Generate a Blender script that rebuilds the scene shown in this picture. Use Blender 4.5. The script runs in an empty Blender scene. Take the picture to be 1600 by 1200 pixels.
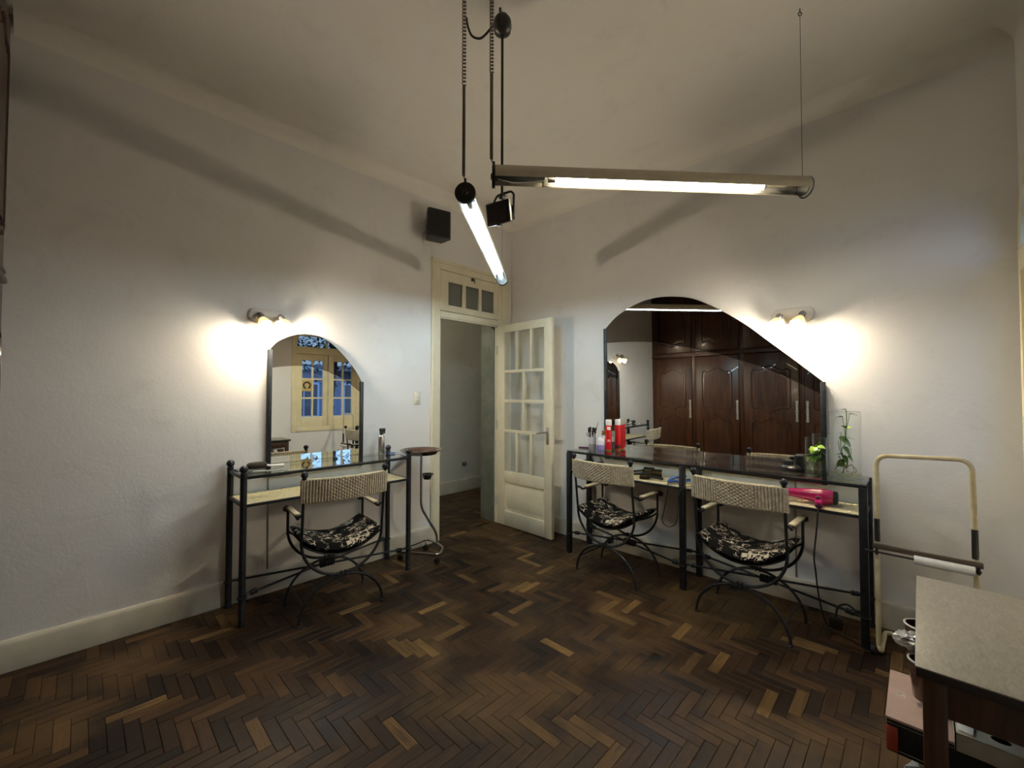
import bpy, bmesh, math, random
from mathutils import Vector, Matrix
random.seed(7)
PI = math.pi
sc = bpy.context.scene
COL = sc.collection

# ------------------------------------------------------------------ camera
CAM = Vector((3.275, -3.36, 1.38))
FPX = 655.0
YAW, PITCH, ROLL = math.radians(44.17), math.radians(1.371), math.radians(0.095)
fw = Vector((-math.sin(YAW) * math.cos(PITCH), math.cos(YAW) * math.cos(PITCH), math.sin(PITCH)))
rt = fw.cross(Vector((0, 0, 1))).normalized()
up = rt.cross(fw)
rt2 = rt * math.cos(ROLL) + up * math.sin(ROLL)
up2 = -rt * math.sin(ROLL) + up * math.cos(ROLL)
cd = bpy.data.cameras.new('camera')
cam = bpy.data.objects.new('camera', cd)
COL.objects.link(cam)
cd.sensor_width = 36.0
cd.lens = FPX / 1600.0 * 36.0
cd.clip_start = 0.02
cam.matrix_world = Matrix(((rt2.x, up2.x, -fw.x, CAM.x), (rt2.y, up2.y, -fw.y, CAM.y),
                           (rt2.z, up2.z, -fw.z, CAM.z), (0, 0, 0, 1)))
sc.camera = cam

# ------------------------------------------------------------------ world (blue dusk) and exposure
SKY_STRENGTH = 2.4
TUBE_COOL, TUBE_WARM, BULB = 105.0, 85.0, 650.0
sc.view_settings.view_transform = 'Standard'
sc.view_settings.look = 'None'
sc.view_settings.gamma = 1.0
sc.view_settings.use_curve_mapping = False
sc.view_settings.exposure = 0.40
w = bpy.data.worlds.new('dusk_sky')
sc.world = w
w.use_nodes = True
wn, wl = w.node_tree.nodes, w.node_tree.links
wn.clear()
wo = wn.new('ShaderNodeOutputWorld')
wb = wn.new('ShaderNodeBackground')
wg = wn.new('ShaderNodeTexCoord')
wx = wn.new('ShaderNodeSeparateXYZ')
wr = wn.new('ShaderNodeValToRGB')
wl.new(wg.outputs['Generated'], wx.inputs[0])
wl.new(wx.outputs['Z'], wr.inputs[0])
wr.color_ramp.elements[0].position = 0.0
wr.color_ramp.elements[0].color = (0.32, 0.52, 0.85, 1)
wr.color_ramp.elements[1].position = 0.7
wr.color_ramp.elements[1].color = (0.12, 0.27, 0.72, 1)
wl.new(wr.outputs[0], wb.inputs[0])
wb.inputs[1].default_value = SKY_STRENGTH
wl.new(wb.outputs[0], wo.inputs[0])
cy = sc.cycles
cy.use_denoising = True
cy.max_bounces = 7
cy.diffuse_bounces = 4
cy.glossy_bounces = 4
cy.use_adaptive_sampling = True
cy.adaptive_threshold = 0.08
cy.use_light_tree = False
cy.caustics_reflective = False
cy.transparent_max_bounces = 16
cy.sample_clamp_indirect = 6.0
cy.caustics_refractive = False
cy.blur_glossy = 0.5

# ------------------------------------------------------------------ materials
MATS = {}


def newmat(name):
    m = bpy.data.materials.new(name)
    m.use_nodes = True
    nt = m.node_tree
    nt.nodes.clear()
    out = nt.nodes.new('ShaderNodeOutputMaterial')
    MATS[name] = m
    return m, nt, out


def N(nt, kind, **kw):
    n = nt.nodes.new(kind)
    for k, v in kw.items():
        if hasattr(n, k) and not k.startswith('i_'):
            setattr(n, k, v)
    return n


def mixrgb(nt, fac, a, b, blend='MIX'):
    n = nt.nodes.new('ShaderNodeMix')
    n.data_type = 'RGBA'
    n.blend_type = blend
    for idx, v in ((0, fac), (6, a), (7, b)):
        if hasattr(v, 'is_linked'):
            nt.links.new(v, n.inputs[idx])
        elif idx == 0:
            n.inputs[0].default_value = v
        else:
            n.inputs[idx].default_value = (*v[:3], 1)
    return n.outputs[2]


def noise(nt, scale, detail=4, rough=0.55, vec=None, dist=0.0):
    n = nt.nodes.new('ShaderNodeTexNoise')
    n.inputs['Scale'].default_value = scale
    n.inputs['Detail'].default_value = detail
    n.inputs['Roughness'].default_value = rough
    n.inputs['Distortion'].default_value = dist
    if vec is not None:
        nt.links.new(vec, n.inputs['Vector'])
    return n.outputs['Fac']


def ramp(nt, fac, stops):
    n = nt.nodes.new('ShaderNodeValToRGB')
    el = n.color_ramp.elements
    while len(el) < len(stops):
        el.new(0.5)
    for e, (p, c) in zip(el, stops):
        e.position = p
        e.color = (*c[:3], 1) if isinstance(c, (tuple, list)) else (c, c, c, 1)
    nt.links.new(fac, n.inputs[0])
    return n.outputs[0]


def math_(nt, op, a, b=None):
    n = nt.nodes.new('ShaderNodeMath')
    n.operation = op
    for i, v in enumerate((a, b)):
        if v is None:
            continue
        if hasattr(v, 'is_linked'):
            nt.links.new(v, n.inputs[i])
        else:
            n.inputs[i].default_value = v
    return n.outputs[0]


def bump(nt, height, strength=0.2, dist=0.01):
    n = nt.nodes.new('ShaderNodeBump')
    n.inputs['Strength'].default_value = strength
    n.inputs['Distance'].default_value = dist
    nt.links.new(height, n.inputs['Height'])
    return n.outputs[0]


def coord(nt, which='Object', scale=None):
    t = nt.nodes.new('ShaderNodeTexCoord').outputs[which]
    if scale:
        mp = nt.nodes.new('ShaderNodeMapping')
        mp.inputs['Scale'].default_value = scale
        nt.links.new(t, mp.inputs[0])
        t = mp.outputs[0]
    return t


def worldpos(nt):
    return nt.nodes.new('ShaderNodeNewGeometry').outputs['Position']


def princ(nt, out, color, rough=0.5, metal=0.0, normal=None, spec=0.5, coat=0.0):
    p = nt.nodes.new('ShaderNodeBsdfPrincipled')
    for key, v in (('Base Color', color), ('Roughness', rough), ('Metallic', metal)):
        if hasattr(v, 'is_linked'):
            nt.links.new(v, p.inputs[key])
        elif key == 'Base Color':
            p.inputs[key].default_value = (*v[:3], 1)
        else:
            p.inputs[key].default_value = v
    p.inputs['Specular IOR Level'].default_value = spec
    p.inputs['Coat Weight'].default_value = coat
    if normal is not None:
        nt.links.new(normal, p.inputs['Normal'])
    nt.links.new(p.outputs[0], out.inputs[0])
    return p


def simple(name, col, rough=0.5, metal=0.0, var=0.18, nscale=18, bstr=0.08, spec=0.5, coat=0.0, alt=None):
    m, nt, out = newmat(name)
    co = coord(nt)
    f = noise(nt, nscale, 5, vec=co)
    dark = tuple(c * (1 - var) for c in col) if alt is None else alt
    lite = tuple(min(1, c * (1 + var)) for c in col)
    c = ramp(nt, f, [(0.3, dark), (0.7, lite)])
    b = bump(nt, noise(nt, nscale * 4, 3, vec=co), bstr, 0.002)
    princ(nt, out, c, rough, metal, b, spec, coat)
    return m


def plaster(name, col, stain, stain_amt=0.5):
    m, nt, out = newmat(name)
    wp = worldpos(nt)
    big = noise(nt, 0.9, 3, 0.6, wp, 0.3)
    mid = noise(nt, 4.0, 4, 0.65, wp, 0.6)
    fine = noise(nt, 60, 2, 0.6, wp)
    c = mixrgb(nt, math_(nt, 'MULTIPLY', ramp(nt, big, [(0.42, 0.0), (0.72, 1.0)]), stain_amt), col, stain)
    c = mixrgb(nt, math_(nt, 'MULTIPLY', ramp(nt, mid, [(0.55, 0.0), (0.8, 1.0)]), 0.35), c, tuple(x * 0.82 for x in stain))
    # thin hairline cracks
    v = nt.nodes.new('ShaderNodeTexVoronoi')
    v.feature = 'DISTANCE_TO_EDGE'
    v.inputs['Scale'].default_value = 0.9
    wv = nt.nodes.new('ShaderNodeVectorMath')
    nz = nt.nodes.new('ShaderNodeTexNoise')
    nz.inputs['Scale'].default_value = 3.0
    nt.links.new(wp, nz.inputs['Vector'])
    nt.links.new(nz.outputs['Color'], wv.inputs[1])
    nt.links.new(wp, wv.inputs[0])
    nt.links.new(wv.outputs[0], v.inputs['Vector'])
    crack = ramp(nt, v.outputs['Distance'], [(0.0, 1.0), (0.004, 0.0)])
    crack = math_(nt, 'MULTIPLY', crack, ramp(nt, big, [(0.57, 0.0), (0.70, 0.22)]))
    c = mixrgb(nt, crack, c, (0.3, 0.27, 0.23))
    h = math_(nt, 'ADD', math_(nt, 'MULTIPLY', mid, 1.0), math_(nt, 'MULTIPLY', fine, 0.25))
    princ(nt, out, c, 0.75, 0, bump(nt, h, 0.22, 0.012), 0.25)
    return m


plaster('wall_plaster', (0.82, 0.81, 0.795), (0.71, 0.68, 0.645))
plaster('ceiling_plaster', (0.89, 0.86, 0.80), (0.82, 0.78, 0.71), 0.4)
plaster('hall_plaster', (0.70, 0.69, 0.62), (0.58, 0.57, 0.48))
simple('cream_paint', (0.74, 0.69, 0.52), 0.42, var=0.07, nscale=6, bstr=0.12)
simple('cream_paint_worn', (0.54, 0.51, 0.42), 0.5, var=0.16, nscale=5, bstr=0.2)
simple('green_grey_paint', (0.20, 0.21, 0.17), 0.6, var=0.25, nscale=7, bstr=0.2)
simple('window_paint', (0.78, 0.70, 0.46), 0.45, var=0.07, nscale=6, bstr=0.1)
simple('joint_dark', (0.02, 0.015, 0.01), 0.8, var=0.2)
simple('iron', (0.030, 0.033, 0.038), 0.42, 0.6, var=0.3, nscale=30, bstr=0.25)
simple('cord_brown', (0.10, 0.075, 0.045), 0.4, var=0.2)
simple('iron_worn', (0.055, 0.052, 0.05), 0.4, 0.7, var=0.35, nscale=24, bstr=0.2)
simple('black_plastic', (0.012, 0.012, 0.013), 0.38, var=0.2)
simple('black_rubber', (0.012, 0.012, 0.012), 0.65, var=0.2)
simple('speaker_cloth', (0.010, 0.010, 0.010), 0.85, var=0.3, nscale=200, bstr=0.4)
simple('chrome', (0.55, 0.53, 0.50), 0.18, 1.0, var=0.1, bstr=0.02)
simple('pewter', (0.50, 0.48, 0.44), 0.6, 0.3, var=0.15)
simple('steel_dull', (0.45, 0.44, 0.42), 0.38, 1.0, var=0.15, bstr=0.05)
simple('aluminium_can', (0.72, 0.72, 0.71), 0.25, 1.0, var=0.06, bstr=0.02)
simple('lamp_paint', (0.50, 0.45, 0.34), 0.45, 0.2, var=0.08, nscale=20, bstr=0.06)
simple('reflector', (0.86, 0.84, 0.78), 0.22, 0.9, var=0.04, bstr=0.02)
simple('white_plastic', (0.80, 0.79, 0.76), 0.35, var=0.04)
simple('ivory_plastic', (0.72, 0.70, 0.58), 0.35, var=0.05)
simple('red_print', (0.62, 0.012, 0.015), 0.25, var=0.05, coat=0.4)
simple('pale_print', (0.86, 0.75, 0.72), 0.35, var=0.04)
simple('lilac_liquid', (0.33, 0.29, 0.62), 0.2, var=0.08, coat=0.5)
simple('frosted_white', (0.74, 0.73, 0.80), 0.3, var=0.05, coat=0.3)
simple('gold_cap', (0.45, 0.30, 0.07), 0.3, 0.8, var=0.1)
simple('plum_plastic', (0.10, 0.012, 0.06), 0.4, var=0.2)
simple('magenta_gloss', (0.58, 0.020, 0.16), 0.18, var=0.08, coat=0.8)
simple('blue_gloss', (0.05, 0.13, 0.48), 0.28, var=0.15, coat=0.4)
simple('tray_brown', (0.10, 0.050, 0.032), 0.2, var=0.2, coat=0.5)
simple('bristle', (0.022, 0.014, 0.008), 0.8, var=0.4, nscale=80, bstr=0.6)
simple('brass_barrel', (0.45, 0.30, 0.10), 0.3, 0.9, var=0.15)
simple('cream_tube', (0.66, 0.60, 0.40), 0.42, var=0.12, nscale=9, bstr=0.15, alt=(0.42, 0.33, 0.18))
simple('paper_white', (0.76, 0.75, 0.73), 0.7, var=0.05, nscale=30)
simple('foil_white', (0.80, 0.80, 0.80), 0.3, 0.5, var=0.15, nscale=40, bstr=0.5)
simple('bag_plastic', (0.66, 0.67, 0.66), 0.35, var=0.15, nscale=25, bstr=0.4)
simple('pink_card', (0.44, 0.30, 0.26), 0.7, var=0.12, nscale=14)
simple('black_card', (0.008, 0.008, 0.008), 0.45, var=0.2)
simple('red_label', (0.48, 0.08, 0.05), 0.6, var=0.15)
simple('book_cream', (0.70, 0.66, 0.52), 0.6, var=0.08)
simple('book_green', (0.06, 0.20, 0.16), 0.5, var=0.15)
simple('box_cream', (0.45, 0.42, 0.34), 0.6, var=0.15)
simple('desk_edge', (0.018, 0.014, 0.012), 0.5, var=0.3)
simple('leaf_green', (0.10, 0.24, 0.035), 0.35, var=0.4, nscale=12, coat=0.3)
simple('leaf_lime', (0.30, 0.50, 0.05), 0.35, var=0.3, nscale=12, coat=0.3)
simple('stem_green', (0.13, 0.24, 0.06), 0.5, var=0.2)
simple('root_brown', (0.20, 0.17, 0.08), 0.6, var=0.3)
simple('tree_leaf', (0.02, 0.06, 0.025), 0.6, var=0.4)
simple('bark', (0.03, 0.022, 0.016), 0.8, var=0.4)
simple('facade', (0.16, 0.17, 0.22), 0.8, var=0.1, nscale=2)
simple('facade_light', (0.42, 0.44, 0.50), 0.8, var=0.1, nscale=2)
simple('facade_window', (0.01, 0.015, 0.03), 0.2, var=0.1)
simple('asphalt', (0.05, 0.055, 0.07), 0.9, var=0.2)
simple('emblem_panel', (0.55, 0.42, 0.16), 0.5, var=0.1)
simple('collar_metal', (0.34, 0.33, 0.32), 0.4, 0.8, var=0.1)
simple('sconce_white', (0.70, 0.67, 0.62), 0.35, var=0.05)


def wood(name, c1, c2, rough=0.35, sc_=(3, 3, 40), coat=0.3, axis='Z'):
    m, nt, out = newmat(name)
    s = {'Z': (14, 14, 1.2), 'X': (1.2, 14, 14), 'Y': (14, 1.2, 14)}[axis]
    co = coord(nt, 'Object', s)
    g = noise(nt, 2.2, 8, 0.6, co, 0.8)
    big = noise(nt, 1.6, 3, 0.5, coord(nt, 'Object'))
    c = ramp(nt, g, [(0.32, c1), (0.62, c2)])
    c = mixrgb(nt, ramp(nt, big, [(0.4, 0.0), (0.75, 0.55)]), c, tuple(x * 0.45 for x in c1))
    princ(nt, out, c, rough, 0, bump(nt, g, 0.12, 0.003), 0.5, coat)
    return m


wood('wardrobe_wood', (0.020, 0.006, 0.003), (0.085, 0.027, 0.009), 0.34, coat=0.18)
wood('desk_wood', (0.030, 0.012, 0.005), (0.085, 0.036, 0.014), 0.5, coat=0.05)
wood('bar_wood', (0.05, 0.035, 0.025), (0.12, 0.085, 0.06), 0.5, coat=0.1, axis='X')
wood('arm_wood', (0.52, 0.42, 0.25), (0.74, 0.66, 0.46), 0.5, coat=0.1, axis='Y')


def laminate():
    m, nt, out = newmat('grey_laminate')
    co = coord(nt, 'Object', (14, 3, 3))
    f = noise(nt, 9, 8, 0.7, co, 1.0)
    sp = noise(nt, 120, 3, 0.6, coord(nt))
    c = ramp(nt, f, [(0.3, (0.19, 0.17, 0.14)), (0.7, (0.30, 0.28, 0.24))])
    c = mixrgb(nt, ramp(nt, sp, [(0.6, 0.0), (0.72, 0.4)]), c, (0.12, 0.10, 0.08))
    princ(nt, out, c, 0.42, 0, bump(nt, sp, 0.05, 0.001), 0.4)


laminate()


def parquet():
    # colour attribute 'plank': r tone, g direction (0 along x, 1 along y), b seed
    m, nt, out = newmat('parquet_wood')
    at = nt.nodes.new('ShaderNodeAttribute')
    at.attribute_name = 'plank'
    sx = nt.nodes.new('ShaderNodeSeparateColor')
    nt.links.new(at.outputs['Color'], sx.inputs[0])
    wp = worldpos(nt)

    def stretched(s):
        mp = nt.nodes.new('ShaderNodeMapping')
        mp.inputs['Scale'].default_value = s
        nt.links.new(wp, mp.inputs[0])
        off = nt.nodes.new('ShaderNodeVectorMath')
        off.operation = 'ADD'
        cmb = nt.nodes.new('ShaderNodeCombineXYZ')
        nt.links.new(math_(nt, 'MULTIPLY', sx.outputs[2], 37.0), cmb.inputs[2])
        nt.links.new(mp.outputs[0], off.inputs[0])
        nt.links.new(cmb.outputs[0], off.inputs[1])
        return noise(nt, 6.0, 8, 0.65, off.outputs[0], 0.5)
    gx, gy = stretched((1.2, 14, 1)), stretched((14, 1.2, 1))
    gm = nt.nodes.new('ShaderNodeMix')
    gm.data_type = 'FLOAT'
    nt.links.new(sx.outputs[1], gm.inputs[0])
    nt.links.new(gx, gm.inputs[2])
    nt.links.new(gy, gm.inputs[3])
    grain = gm.outputs[0]
    base = ramp(nt, sx.outputs[0], [(0.0, (0.012, 0.0065, 0.004)), (0.35, (0.037, 0.0175, 0.0075)),
                                    (0.7, (0.082, 0.041, 0.0155)), (1.0, (0.26, 0.15, 0.052))])
    c = mixrgb(nt, ramp(nt, grain, [(0.35, 0.65), (0.6, 0.0)]), base, (0.008, 0.005, 0.004))
    # worn, dirty traffic patches with shapes of their own
    wear = noise(nt, 1.25, 6, 0.62, wp, 0.4)
    c = mixrgb(nt, ramp(nt, wear, [(0.50, 0.0), (0.66, 0.5)]), c, (0.165, 0.098, 0.038))
    dirt = noise(nt, 1.7, 5, 0.6, wp, 0.8)
    c = mixrgb(nt, ramp(nt, dirt, [(0.56, 0.0), (0.70, 0.6)]), c, (0.016, 0.013, 0.011))
    fine = noise(nt, 90, 4, 0.7, wp)
    c = mixrgb(nt, ramp(nt, fine, [(0.62, 0.0), (0.75, 0.3)]), c, (0.09, 0.062, 0.036))
    ro = ramp(nt, math_(nt, 'ADD', math_(nt, 'MULTIPLY', wear, 0.6), math_(nt, 'MULTIPLY', grain, 0.4)),
              [(0.35, 0.36), (0.7, 0.60)])
    princ(nt, out, c, ro, 0, bump(nt, grain, 0.25, 0.002), 0.2)


parquet()


def glassy(name, tint=(1, 1, 1), ior=1.45, extra=0.0, rough=0.0, body=None, body_amt=0.0):
    m, nt, out = newmat(name)
    tr = nt.nodes.new('ShaderNodeBsdfTransparent')
    f = noise(nt, 3, 2, vec=coord(nt))
    tc = ramp(nt, f, [(0.3, tuple(x * 0.98 for x in tint)), (0.7, tint)])
    nt.links.new(tc, tr.inputs[0])
    base = tr.outputs[0]
    if body:
        df = nt.nodes.new('ShaderNodeBsdfDiffuse')
        df.inputs[0].default_value = (*body, 1)
        mb = nt.nodes.new('ShaderNodeMixShader')
        mb.inputs[0].default_value = body_amt
        nt.links.new(base, mb.inputs[1])
        nt.links.new(df.outputs[0], mb.inputs[2])
        base = mb.outputs[0]
    gl = nt.nodes.new('ShaderNodeBsdfGlossy')
    gl.inputs['Roughness'].default_value = rough
    gl.inputs[0].default_value = (1, 1, 1, 1)
    lw = nt.nodes.new('ShaderNodeLayerWeight')
    lw.inputs[0].default_value = 0.5
    f0 = ((ior - 1) / (ior + 1)) ** 2 + extra
    fac = math_(nt, 'ADD', math_(nt, 'MULTIPLY', math_(nt, 'POWER', lw.outputs['Facing'], 5.0), 1 - f0), f0)
    fac.node.use_clamp = True
    mx = nt.nodes.new('ShaderNodeMixShader')
    nt.links.new(fac, mx.inputs[0])
    nt.links.new(base, mx.inputs[1])
    nt.links.new(gl.outputs[0], mx.inputs[2])
    nt.links.new(mx.outputs[0], out.inputs[0])


glassy('clear_glass', (0.97, 0.98, 0.97), 1.4)
glassy('table_glass', (0.86, 0.89, 0.87), 1.55, 0.04)
glassy('vase_glass', (0.985, 0.99, 0.985), 1.25)
glassy('transom_glass', (0.55, 0.58, 0.55), 1.4, 0.0, 0.1, (0.30, 0.31, 0.28), 0.35)
glassy('flood_glass', (0.10, 0.11, 0.12), 1.5, 0.02, 0.05, (0.05, 0.055, 0.06), 0.6)
glassy('vase_water', (0.94, 0.96, 0.84), 1.2)
glassy('clear_acrylic', (0.88, 0.88, 0.90), 1.4)


def mirror(name, tint, rough=0.0):
    m, nt, out = newmat(name)
    f = noise(nt, 2.0, 3, vec=coord(nt))
    c = ramp(nt, f, [(0.3, tuple(x * 0.985 for x in tint)), (0.7, tint)])
    gl = nt.nodes.new('ShaderNodeBsdfGlossy')
    gl.inputs['Roughness'].default_value = rough
    nt.links.new(c, gl.inputs[0])
    nt.links.new(gl.outputs[0], out.inputs[0])


mirror('silver_mirror', (0.88, 0.90, 0.88))
mirror('smoked_mirror', (0.27, 0.25, 0.22))


def emit(name, col, strength):
    m, nt, out = newmat(name)
    e = nt.nodes.new('ShaderNodeEmission')
    f = noise(nt, 5, 2, vec=coord(nt))
    nt.links.new(ramp(nt, f, [(0.2, tuple(x * 0.97 for x in col)), (0.8, col)]), e.inputs[0])
    e.inputs[1].default_value = strength
    nt.links.new(e.outputs[0], out.inputs[0])


emit('tube_cool', (0.66, 0.87, 1.0), TUBE_COOL)
emit('tube_warm', (1.0, 0.88, 0.62), TUBE_WARM)
emit('hall_fill_glow', (1.0, 0.92, 0.76), 70.0)  # glow of the light added to brighten the hall
emit('bulb_warm', (1.0, 0.84, 0.62), BULB)


def shade_glass():
    m, nt, out = newmat('amber_shade')
    tl = nt.nodes.new('ShaderNodeBsdfTranslucent')
    tl.inputs[0].default_value = (0.9, 0.66, 0.30, 1)
    f = noise(nt, 30, 4, vec=coord(nt))
    p = princ(nt, out, ramp(nt, f, [(0.3, (0.17, 0.105, 0.035)), (0.7, (0.22, 0.145, 0.055))]), 0.3)
    mx = nt.nodes.new('ShaderNodeMixShader')
    mx.inputs[0].default_value = 0.012
    nt.links.new(p.outputs[0], mx.inputs[1])
    nt.links.new(tl.outputs[0], mx.inputs[2])
    tp = nt.nodes.new('ShaderNodeBsdfTransparent')
    tp.inputs[0].default_value = (1.0, 0.86, 0.6, 1)
    m2 = nt.nodes.new('ShaderNodeMixShader')
    m2.inputs[0].default_value = 0.0
    nt.links.new(mx.outputs[0], m2.inputs[1])
    nt.links.new(tp.outputs[0], m2.inputs[2])
    nt.links.new(m2.outputs[0], out.inputs[0])


shade_glass()


def fabric():
    m, nt, out = newmat('scroll_fabric')
    co = coord(nt)
    n1 = noise(nt, 13, 1.0, 0.5, co, 1.2)
    n2 = noise(nt, 19, 0.6, 0.5, co, 1.8)
    mask = noise(nt, 14, 2, 0.5, co)
    l1 = ramp(nt, math_(nt, 'ABSOLUTE', math_(nt, 'SUBTRACT', n1, 0.5)), [(0.016, 1.0), (0.030, 0.0)])
    l2 = ramp(nt, math_(nt, 'ABSOLUTE', math_(nt, 'SUBTRACT', n2, 0.53)), [(0.014, 1.0), (0.028, 0.0)])
    l = math_(nt, 'MAXIMUM', l1, l2)
    l = math_(nt, 'MULTIPLY', l, ramp(nt, mask, [(0.47, 0.0), (0.52, 1.0)]))
    c = mixrgb(nt, l, (0.004, 0.0035, 0.0035), (0.58, 0.50, 0.38))
    princ(nt, out, c, 0.85, 0, bump(nt, noise(nt, 260, 2, 0.5, co), 0.3, 0.001), 0.12)


fabric()


def wicker(name, col, dark):
    m, nt, out = newmat(name)
    co = coord(nt)
    f = noise(nt, 45, 5, 0.7, co)
    g = noise(nt, 9, 3, 0.6, co)
    c = ramp(nt, f, [(0.28, dark), (0.6, col)])
    c = mixrgb(nt, ramp(nt, g, [(0.45, 0.0), (0.7, 0.35)]), c, dark)
    princ(nt, out, c, 0.6, 0, bump(nt, f, 0.3, 0.001), 0.3)


wicker('wicker_grey', (0.66, 0.59, 0.46), (0.36, 0.30, 0.21))
wicker('wicker_cream', (0.78, 0.69, 0.46), (0.52, 0.42, 0.24))


def checker_print():
    m, nt, out = newmat('cup_print')
    co = coord(nt, 'Object', (1, 1, 1))
    sx = nt.nodes.new('ShaderNodeSeparateXYZ')
    nt.links.new(co, sx.inputs[0])
    s = math_(nt, 'ADD', math_(nt, 'MULTIPLY', sx.outputs[0], 90.0), math_(nt, 'MULTIPLY', sx.outputs[2], 90.0))
    st = math_(nt, 'GREATER_THAN', math_(nt, 'FRACT', s), 0.5)
    low = math_(nt, 'LESS_THAN', sx.outputs[2], 0.045)
    c = mixrgb(nt, math_(nt, 'MULTIPLY', st, low), (0.66, 0.65, 0.68), (0.03, 0.03, 0.03))
    princ(nt, out, c, 0.3)


checker_print()


# ------------------------------------------------------------------ mesh helpers
class MB:
    def __init__(s):
        s.v, s.f = [], []

    def add(s, verts, faces, M=None):
        o = len(s.v)
        for p in verts:
            p = Vector(p)
            s.v.append(tuple(M @ p) if M is not None else tuple(p))
        for f in faces:
            s.f.append(tuple(i + o for i in f))
        return s

    def box(s, lo, hi, M=None, bev=0.0):
        x0, y0, z0 = lo
        x1, y1, z1 = hi
        if bev <= 0:
            vs = [(x0, y0, z0), (x1, y0, z0), (x1, y1, z0), (x0, y1, z0), (x0, y0, z1), (x1, y0, z1), (x1, y1, z1), (x0, y1, z1)]
            return s.add(vs, [(0, 3, 2, 1), (4, 5, 6, 7), (0, 1, 5, 4), (1, 2, 6, 5), (2, 3, 7, 6), (3, 0, 4, 7)], M)
        bm = bmesh.new()
        bmesh.ops.create_cube(bm, size=1.0)
        for v in bm.verts:
            v.co = Vector(((x0 + x1) / 2 + v.co.x * (x1 - x0), (y0 + y1) / 2 + v.co.y * (y1 - y0), (z0 + z1) / 2 + v.co.z * (z1 - z0)))
        bmesh.ops.bevel(bm, geom=list(bm.edges), offset=bev, segments=2, affect='EDGES', profile=0.5)
        bm.verts.index_update()
        s.add([v.co.copy() for v in bm.verts], [[v.index for v in f.verts] for f in bm.faces], M)
        bm.free()
        return s

    def tube(s, path, r, n=8, closed=False, caps=True, M=None):
        P = [Vector(p) for p in path]
        k = len(P)
        T = []
        for i in range(k):
            if closed:
                t = P[(i + 1) % k] - P[i - 1]
            else:
                t = P[min(i + 1, k - 1)] - P[max(i - 1, 0)]
            T.append(t.normalized() if t.length > 1e-9 else Vector((0, 0, 1)))
        a = Vector((0, 0, 1)) if abs(T[0].z) < 0.9 else Vector((1, 0, 0))
        nrm = (a - T[0] * a.dot(T[0])).normalized()
        vs, fs = [], []
        for i in range(k):
            nrm = (nrm - T[i] * nrm.dot(T[i])).normalized()
            b = T[i].cross(nrm)
            rr = r[i] if isinstance(r, (list, tuple)) else r
            for j in range(n):
                an = 2 * PI * j / n
                vs.append(P[i] + (nrm * math.cos(an) + b * math.sin(an)) * rr)
        rng = k if closed else k - 1
        for i in range(rng):
            for j in range(n):
                i2, j2 = (i + 1) % k, (j + 1) % n
                fs.append((i * n + j, i2 * n + j, i2 * n + j2, i * n + j2)[::-1])
        if caps and not closed:
            fs.append(tuple(range(n)))
            fs.append(tuple(range((k - 1) * n, k * n))[::-1])
        return s.add(vs, fs, M)

    def lathe(s, prof, n=20, M=None, caps=True):
        vs, fs = [], []
        for (r, z) in prof:
            for j in range(n):
                a = 2 * PI * j / n
                vs.append((max(r, 1e-5) * math.cos(a), max(r, 1e-5) * math.sin(a), z))
        k = len(prof)
        for i in range(k - 1):
            for j in range(n):
                j2 = (j + 1) % n
                fs.append((i * n + j, i * n + j2, (i + 1) * n + j2, (i + 1) * n + j))
        if caps:
            fs.append(tuple(range(n))[::-1])
            fs.append(tuple(range((k - 1) * n, k * n)))
        return s.add(vs, fs, M)

    def ball(s, c, r, n=14, m=8, squash=1.0):
        prof = [(r * math.sin(PI * i / m), -r * squash * math.cos(PI * i / m)) for i in range(m + 1)]
        return s.lathe(prof, n, Matrix.Translation(c), caps=False)

    def prism(s, poly, lo, hi, M=None):
        """poly in (a,b); extruded along third axis; returns coordinates (a, t, b)"""
        k = len(poly)
        vs = [(a, lo, b) for a, b in poly] + [(a, hi, b) for a, b in poly]
        fs = [tuple(range(k)), tuple(range(k, 2 * k))[::-1]]
        for i in range(k):
            j = (i + 1) % k
            fs.append((i, i + k, j + k, j))
        return s.add(vs, fs, M)

    def grid(s, fn, nu, nv, M=None):
        vs = [fn(i / nu, j / nv) for j in range(nv + 1) for i in range(nu + 1)]
        fs = []
        for j in range(nv):
            for i in range(nu):
                a = j * (nu + 1) + i
                fs.append((a, a + 1, a + nu + 2, a + nu + 1))
        return s.add(vs, fs, M)

    def mesh(s, name, mat, smooth=True, angle=38):
        me = bpy.data.meshes.new(name)
        me.from_pydata([tuple(p) for p in s.v], [], s.f)
        me.materials.append(MATS[mat])
        bm = bmesh.new()
        bm.from_mesh(me)
        bmesh.ops.recalc_face_normals(bm, faces=bm.faces)
        bm.to_mesh(me)
        bm.free()
        if smooth:
            me.polygons.foreach_set('use_smooth', [True] * len(me.polygons))
            me.set_sharp_from_angle(angle=math.radians(angle))
        me.update()
        return me

    def build(s, name, mat, parent=None, smooth=True, angle=38, loc=None, rot=None):
        o = bpy.data.objects.new(name, s.mesh(name, mat, smooth, angle))
        COL.objects.link(o)
        if parent is not None:
            o.parent = parent
        if loc is not None:
            o.location = loc
        if rot is not None:
            o.rotation_euler = rot
        return o


def tag(o, label=None, cat=None, group=None, kind=None):
    if label:
        o['label'] = label
    if cat:
        o['category'] = cat
    if group:
        o['group'] = group
    if kind:
        o['kind'] = kind
    return o


def thing(name, label, cat, loc=(0, 0, 0), rotz=0.0, group=None, kind=None):
    o = bpy.data.objects.new(name, None)
    o.empty_display_size = 0.05
    COL.objects.link(o)
    o.location = loc
    o.rotation_euler = (0, 0, rotz)
    return tag(o, label, cat, group, kind)


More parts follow.
